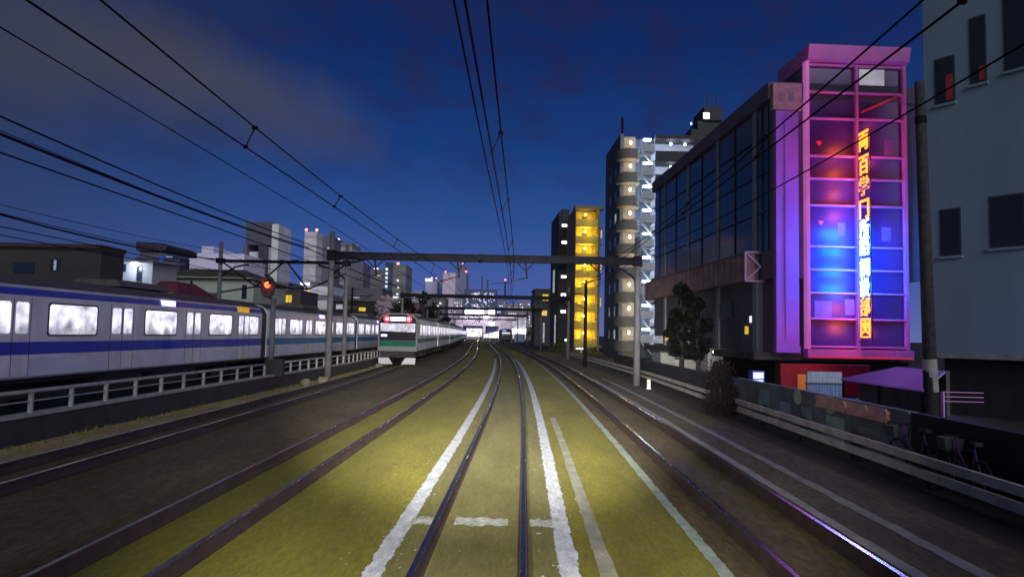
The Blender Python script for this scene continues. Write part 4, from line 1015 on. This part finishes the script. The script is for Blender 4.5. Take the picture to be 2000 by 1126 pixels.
# dark blue round-topped building
bb, w, zt, a = block('dark_blue_building', 'dark blue building with a flat dark cap above the rooftop room', 258, 345, 505, 150, 16, mat('navy_wall', (.05, .06, .12), .7, var=.2), parts=(('lamp', 318, 330, 500, 502, 'window_soft'), ('neon', 305, 312, 500, 535, glow('blue_neon', (.05, .08, .8), .5, var=.6))))
MB().box(w*.05, w*.66, .5, 14, zt, zt+1.6).build('upper_storey', mat('navy_storey', (.10, .12, .17), .6), bb)
MB().prism([(w*.02, zt+1.6), (w*.68, zt+1.6), (w*.72, zt+2.6), (w*.60, zt+3.3), (w*.02, zt+3.5)], 'y', -.5, 14.5).build('cap', mat('dark_cap', (.05, .035, .06), .8), bb)
# frame-shaped tower
a, b = W(466, 640, 150), W(536, 640, 150); w = b.x-a.x
ht_ = W(500, 433, 150).z - GZ
ftw = thing('frame_tower', 'tower with a dark square frame top and bright right side', 'tower', (a.x, 150, GZ), 0)
def fx(px): return W(px, 640, 150).x - a.x
def fz(py): return W(500, py, 150).z - GZ
MB().box(fx(472), fx(522), 0, 9, fz(478), ht_).build('top_block', mat('frame_top', (.11, .11, .15), .7, var=.15), ftw)
MB().box(fx(468), fx(476), 0, 9, 0, fz(478)).build('pier', mat('frame_pier', (.16, .15, .19), .7), ftw)
MB().box(fx(497), fx(516), .3, 9, 0, fz(478)).build('core', mat('frame_core', (.07, .065, .10), .7), ftw)
MB().box(fx(476), fx(497), 1.5, 9, 0, fz(490)).build('glass_wall', mat('frame_glass_wall', (.82, .80, .92), .5, var=.12, scale=.5), ftw)
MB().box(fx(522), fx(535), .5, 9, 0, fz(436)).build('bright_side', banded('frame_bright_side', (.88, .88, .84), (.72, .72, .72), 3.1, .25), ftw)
MB().box(fx(516), fx(522), .8, 9, 0, fz(480)).build('slot', mat('frame_slot', (.40, .40, .46), .6), ftw)
# skyline towers
tw, w, zt, a = block('office_tower', 'pale slim office tower with a red beacon, left of the gantry post', 588, 612, 453, 260, 14, banded('pale_tower', (.80, .72, .74), (.62, .56, .60), 3.6, .3))
for x in (.4, w*.95): MB().ball((x, .5, zt+.9), .55, 8).build('beacon', M_['beacon'], tw)
tw, w, zt, a = block('office_tower', 'dark grey tower right beside the pale slim tower', 612, 645, 462, 268, 16, mat('slate_tower', (.13, .14, .17), .7, var=.2), parts=(('lit_floor', 634, 646, 482, 486, 'window_soft'), ('lit_floor', 634, 646, 491, 494, 'window_soft'), ('lit_floor', 636, 646, 499, 503, 'window_soft'), ('lit_floor', 620, 645, 511, 514, 'window_soft')))
tw, w, zt, a = block('office_tower', 'banded grey office tower behind the gantry post with one white lamp', 645, 682, 474, 280, 16, banded('band_tower', (.22, .22, .24), (.42, .41, .45), 3.4, .35), parts=(('lit_floor', 648, 658, 485, 490, 'window_soft'), ('lit_floor', 649, 658, 496, 500, 'window_soft')))
MB().ball((1.5, .5, zt+1.2), 1.0, 10, .6).build('roof_lamp', M_['white_lamp'], tw)
block('office_block', 'grey block right of the gantry post below the violet spire', 678, 706, 514, 230, 12, mat('ash_wall', (.17, .17, .20), .8, var=.15))
block('white_block', 'low white building with bright upper edge below the pale slim tower', 582, 646, 552, 140, 9, banded('white_block_wall', (.85, .80, .85), (.25, .24, .26), 2.8, .4), parts=(('lit_floor', 583, 602, 551, 557, 'window_white'), ('lit_floor', 598, 602, 566, 573, 'window_warm'), ('lit_floor', 604, 628, 562, 567, 'window_soft')))
block('yellow_window_block', 'dark low block with a row of yellow windows right of the signal', 515, 585, 568, 90, 8, mat('umber_wall', (.07, .065, .06), .85, var=.2), parts=tuple(('window', 544+6.2*i, 549+6.2*i, 576, 590, 'window_yellow') for i in range(4)))
block('grey_block', 'mid grey flats behind the red signal', 470, 560, 552, 105, 8, mat('greige_wall', (.24, .22, .24), .85, var=.2), parts=(('window', 497, 505, 530+25, 541+25, 'window_warm'), ('window', 515, 521, 558, 566, 'window_soft'), ('window', 532, 540, 556, 561, 'window_soft')))
block('grey_block', 'long grey block between the gantry post and the stopped train', 676, 745, 564, 118, 9, mat('taupe_wall', (.13, .12, .13), .85, var=.2), parts=(('window', 686, 700, 578, 582, 'window_soft'),))
block('dark_block', 'black low block carrying an amber sign behind the cyan train car', 640, 760, 590, 98, 6, M_['wall_dark'], parts=(('sign', 700, 713, 600, 607, 'window_yellow'), ('window', 655, 668, 594, 603, 'window_soft'), ('panel', 675, 695, 597, 603, 'concrete_dark')))
block('dark_block', 'black low block behind the nearest train car roof', 380, 520, 583, 78, 6, M_['wall_dark'])
# flats with the lit stair column
tw, w, zt, a = block('stair_tower', 'grey flats with a column of small white windows', 721, 748, 527, 200, 12, banded('stair_flats', (.20, .20, .20), (.15, .15, .16), 3.0, .35), parts=tuple([('window', 749.5+.2, 754, 523+8.4*i, 527.5+8.4*i, 'window_white') for i in range(9)] + [('window', 734, 741, 536, 539.5, 'window_soft'), ('window', 731, 740, 563, 567, 'window_soft')]))
def fx2(px): return W(px, 640, 200).x - a.x
def fz2(py): return W(750, py, 200).z - GZ
MB().box(fx2(748), fx2(764), .3, 12, 0, fz2(512)).build('stair_core', mat('blue_core', (.06, .09, .16), .7), tw)
MB().box(fx2(764), fx2(790), .0, 12, 0, fz2(516)).build('wing', banded('stair_wing', (.26, .26, .25), (.20, .20, .20), 3.0, .35), tw)
for (x, y, ww) in ((772, 545, 4), (774, 559, 3), (772, 572, 4), (766, 578, 10), (776, 588, 5), (770, 600, 4)):
    MB().box(fx2(x), fx2(x+ww), -.15, -.001, fz2(y+3.5), fz2(y)).build('window', M_['window_white'], tw)
MB().box(fx2(770), fx2(774), 1, 2, fz2(516), fz2(511)).build('roof_lamp', M_['beacon'], tw)
MB().box(fx2(725), fx2(733), 1, 2, fz2(526), fz2(522)).build('roof_lamp', M_['window_white'], tw)
# brick block and pale block behind the stopped train
block('brick_block', 'reddish brick block with white windows above the stopped train', 776, 818, 592, 130, 8, mat('brick_red', (.16, .09, .10), .85, var=.3, scale=1.5), parts=tuple(('window', x, x+5, y, y+4, 'window_soft') for x in (780, 790, 800) for y in (598, 608)))
block('lit_block', 'grey flats speckled with white windows left of the dark tree', 818, 868, 582, 190, 10, mat('speckled_wall', (.22, .21, .22), .85, var=.3), parts=tuple(('window', x, x+4, y, y+3.4, 'window_white') for (x, y) in ((821, 582), (822, 590), (821, 598), (823, 606), (847, 586), (852, 596), (849, 606), (857, 590), (846, 615), (852, 618))))
# lilac towers
l1, w, zt, a = block('lilac_tower', 'tallest lilac tower with red beacons over the station', 862, 887, 533, 600, 30, mat('lilac_concrete', (.82, .68, .80), .8, var=.12, scale=.05))
MB().box(w, w*1.85, 4, 30, 0, zt+.6).build('shade_toned_side', mat('lilac_shade_tone', (.26, .25, .42), .8, var=.1), l1)  # shaded side of the tower, shade put into the darker colour
MB().box(w*1.05, w*1.7, 6, 26, zt+.6, zt+7).build('roof_box', mat('lilac_box', (.20, .18, .28), .8), l1)
for (x, z) in ((w*1.55, 8.2), (w*1.8, 2.0), (w*.2, 1.5)): MB().ball((x, 4, zt+z), .9, 8).build('beacon', M_['beacon'], l1)
l2, w, zt, a = block('lilac_tower', 'shorter lilac tower with white rooftop lights', 829, 852, 549, 620, 30, mat('lilac_concrete_low', (.65, .60, .80), .8, var=.12, scale=.05))
MB().box(-.5, w*.55, -.3, 2, zt, zt+2.5).build('roof_lights', M_['window_white'], l2)
for x in (w*.5, w*.9): MB().ball((x, 1, zt+3), .8, 8).build('beacon', M_['beacon'], l2)
block('lilac_tower', 'blue-grey tower squeezed between the two lilac towers', 852, 863, 545, 640, 20, mat('mist_concrete', (.42, .50, .72), .8, var=.2, scale=.05))
# violet spire
p = W(690.5, 640, 900)
sp_ = thing('lit_spire', 'thin far tower glowing violet just right of the gantry post', 'tower', (p.x, 900, GZ))
zt = W(690, 478, 900).z - GZ
MB().tube([(0, 0, 0), (0, 0, zt*.55), (0, 0, zt*.93)], [9, 5, 1.5], 4).build('lattice', mat('spire_steel', (.10, .06, .20), .6), sp_)
for (z0, z1, r_) in ((.60, .72, 3.9), (.74, .82, 3.2), (.86, 1.0, 1.8)): MB().tube([(0, 0, zt*z0), (0, 0, zt*z1)], [r_, r_*.85], 6).build('light_band', M_['spire_violet'], sp_)
# far station at the end of the tracks
sx = lambda px: W(px, 640, 330).x
sz_ = lambda py: W(950, py, 330).z - GZ
x0 = sx(890)
stn = thing('station_building', 'brightly lit station building spanning the far tracks', 'station', (x0, 330, GZ))
MB().box(0, sx(1052)-x0, 0, 14, sz_(636), sz_(617)).box(sx(907)-x0, sx(966)-x0, 0, 14, sz_(617), sz_(600)).box(0, sx(904)-x0, 0, 14, 0, sz_(636)).box(sx(943)-x0, sx(948)-x0, 0, 14, 0, sz_(636)).box(sx(974)-x0, sx(999)-x0, 0, 14, 0, sz_(636)).build('wall', mat('station_wall', (.50, .45, .52), .8, var=.3, scale=.3), stn)
for (p0, p1, q0, q1, m) in ((907.5, 944, 602, 613, 'white_lamp'), (954, 965.5, 602, 613, 'white_lamp'), (907, 942, 614.5, 617, 'window_soft'), (944, 954, 617, 624, 'white_lamp'), (955, 965, 628, 635, 'white_lamp')):
    MB().box(sx(p0)-x0, sx(p1)-x0, -.25, -.001, sz_(q1), sz_(q0)).build('lit_window', M_[m], stn)
for i in range(16):
    xx = 908 + i*3.4; yy = 620 + (i*7 % 5)*2.6
    MB().box(sx(xx)-x0, sx(xx+2.0)-x0, -.2, -.001, sz_(yy+1.8), sz_(yy)).build('lit_window', M_['window_city' if i % 3 else 'window_white'], stn)
for i in range(14):
    xx = 1001 + i*3.4; yy = 619 + (i*11 % 7)*2.2
    MB().box(sx(xx)-x0, sx(xx+1.8)-x0, -.2, -.001, sz_(yy+1.6), sz_(yy)).build('lit_window', M_['window_warm' if i % 4 == 0 else 'window_city'], stn)
for xx in (912, 935, 960, 985):
    lamp('station_fill', 'POINT', (sx(xx)-x0, -7, 9.0), 900, (1.0, .90, .98), stn, .4)  # lights without fixtures, added to brighten the station front
pf = thing('platform', 'white-lit platform under the far station, where the tracks end', 'platform', (sx(912), 318, GZ))
x1 = sx(912)
MB().box(0, sx(938)-x1, 6, 9, 0, 1.1).build('platform_slab', M_['concrete'], pf)
MB().box(0, sx(942)-x1, 9, 9.3, 1.1, W(925, 641, 327).z - GZ).build('glowing_back_wall', glow('platform_light', (.92, .84, 1.0), 1.5, var=.93, scale=.7), pf)  # platform lighting painted as a glowing wall
pf2 = thing('platform', 'white-lit platform right of the tracks beside the dark green train', 'platform', (sx(950), 300, GZ))
x1 = sx(950)
MB().add([(0, 0, .9), (sx(978)-x1, 0, .9), (sx(978)-x1, .3, 3.9), (0, .3, 2.3), (0, 1, .9), (sx(978)-x1, 1, .9), (sx(978)-x1, 1.3, 3.9), (0, 1.3, 2.3)], [(0,1,2,3), (7,6,5,4), (0,4,5,1), (1,5,6,2), (2,6,7,3), (3,7,4,0)]).build('glowing_back_wall', glow('platform_wall_glow_b', (.94, .88, 1.0), 1.8, var=.8, scale=.7), pf2)  # brightness of the lit platform put into a glowing wall
MB().box(0, sx(975)-x1, -1, 1.2, 0, .88).build('platform_slab', M_['concrete_dark'], pf2)
pf3 = thing('platform', 'brightest lit platform far ahead, left of the small dark building', 'platform', (sx(1000), 260, GZ))
q_ = lambda px: W(px, 640, 260).x - sx(1000)
MB().box(q_(1000), q_(1029), .0, .4, W(1010, 652, 260).z-GZ, W(1010, 642, 260).z-GZ).build('lamp_row', glow('platform_lamps', (1.0, .94, 1.0), 4.0, var=.4, scale=.6), pf3)
MB().box(q_(1001), q_(1031), .5, .9, .9, W(1010, 624, 260).z-GZ).build('glowing_back_wall', glow('platform_wall', (.60, .58, .68), .75, var=.7, scale=.5), pf3)  # wall itself glows in place of light falling on it
MB().box(q_(1005), q_(1025), -.6, .4, 0, W(1010, 651, 260).z-GZ).build('platform_slab', mat('blue_grey_slab', (.20, .23, .32), .8), pf3)
# speckled lattice of lights behind the station
lt2, w, zt, a = block('lit_office', 'blue office block full of small lights behind the station', 905, 968, 566, 450, 20, mat('blue_office', (.10, .13, .24), .7, var=.3, scale=.1), parts=tuple(('window', 908+rnd.uniform(0, 52), 0, 570+rnd.uniform(0, 30), 0, 'window_white') for i in range(0)))
for i in range(60):
    px, py = 907 + rnd.uniform(0, 57), 569 + rnd.uniform(0, 29); ww = rnd.choice((1.4, 2.0, 4.5)); hh = rnd.choice((1.2, 1.8, 3.0))
    u = W(px, 640, 450).x - a.x
    MB().box(u, u + ww*.32, -.4-.01*i, -.002, W(px, py+hh, 450).z-GZ, W(px, py, 450).z-GZ).build('window', M_['window_city' if i % 3 else 'window_white'], lt2)
MB().tube([(w*.72, 2, zt), (w*.72, 2, zt+7)], .5, 6).tube([(w*.55, 2, zt), (w*.55, 2, zt+9)], .4, 6).build('mast', M_['steel_pole'], lt2)
for (x0_, x1_, yt_, Z_, lab, cc) in ((700, 722, 582, 240, 'grey low block left of the flats with the stair column', (.30, .28, .32)), (800, 822, 568, 330, 'slim grey block just right of the reddish trees', (.36, .33, .40)),
        (884, 902, 585, 420, 'small mauve block at the foot of the tallest lilac tower', (.45, .38, .48)), (968, 990, 585, 480, 'small slate block right of the blue office block', (.20, .22, .36)),
        (990, 1012, 594, 400, 'small brownish block under the crane', (.34, .29, .30)), (1012, 1034, 588, 360, 'taller brownish block left of the small dark building', (.30, .26, .28)), (1030, 1048, 600, 300, 'low brown block touching the small dark building', (.26, .22, .22))):
    wins_ = tuple(('window', px_, px_+2.2, py_, py_+2.0, 'window_white' if rnd.random() < .4 else 'window_soft') for px_ in [x0_+2.5+4.2*k for k in range(int((x1_-x0_)/4.4))] for py_ in [yt_+5+6*k for k in range(6)] if rnd.random() < .5)
    block('city_block', lab, x0_, x1_, yt_, Z_, 14, mat('city_wall', cc, .8, var=.2, scale=.1), parts=wins_)
p = W(987, 548, 500)
cr_ = thing('crane', 'far crane mast with a single red beacon over the station', 'crane', (p.x, 500, GZ))
MB().tube([(0, 0, 0), (0, 0, p.z)], [1.0, .5], 4).bar((-9, 0, p.z-2), (4, 0, p.z-1), .5).build('mast', mat('crane_steel', (.05, .06, .14), .7), cr_)
MB().ball((0, 0, p.z+.8), .7, 8).build('beacon', M_['beacon'], cr_)
# station lamps along the right-hand tracks
for (px, py, Z, lb) in ((1106, 700, 92, 'tiny white lamp post at the foot of the yellow flats'), (1046, 664, 190, 'tiny white lamp post by the small dark building')):
    p = W(px, py, Z); t = thing('lamp_post', lb, 'lamp post', (p.x, Z, GZ))
    MB().tube([(0, 0, 0), (0, 0, 1.9)], .06, 8).build('post', M_['steel_pole'], t)
    MB().box(-.22, .22, -.12, .12, 1.9, 2.1).build('lamp_head', M_['white_lamp'], t)
p = W(1139, 684, 112)
t = thing('entrance_canopy', 'small white-lit entrance canopy below the yellow flats', 'canopy', (p.x-1.2, 112, GZ))
zt = W(1139, 680, 112).z - GZ
MB().box(0, 1.9, 0, 1.6, zt, zt+.16).build('roof', M_['flat_white'], t)
MB().box(.1, 1.8, .2, .5, zt-.1, zt-.002).build('strip_lamp', M_['white_lamp'], t)
for x in (.9, 1.35): MB().box(x-.05, x+.05, .1, .2, 0, zt).build('post', M_['window_yellow'], t)  # posts glow, their lit look put into the material
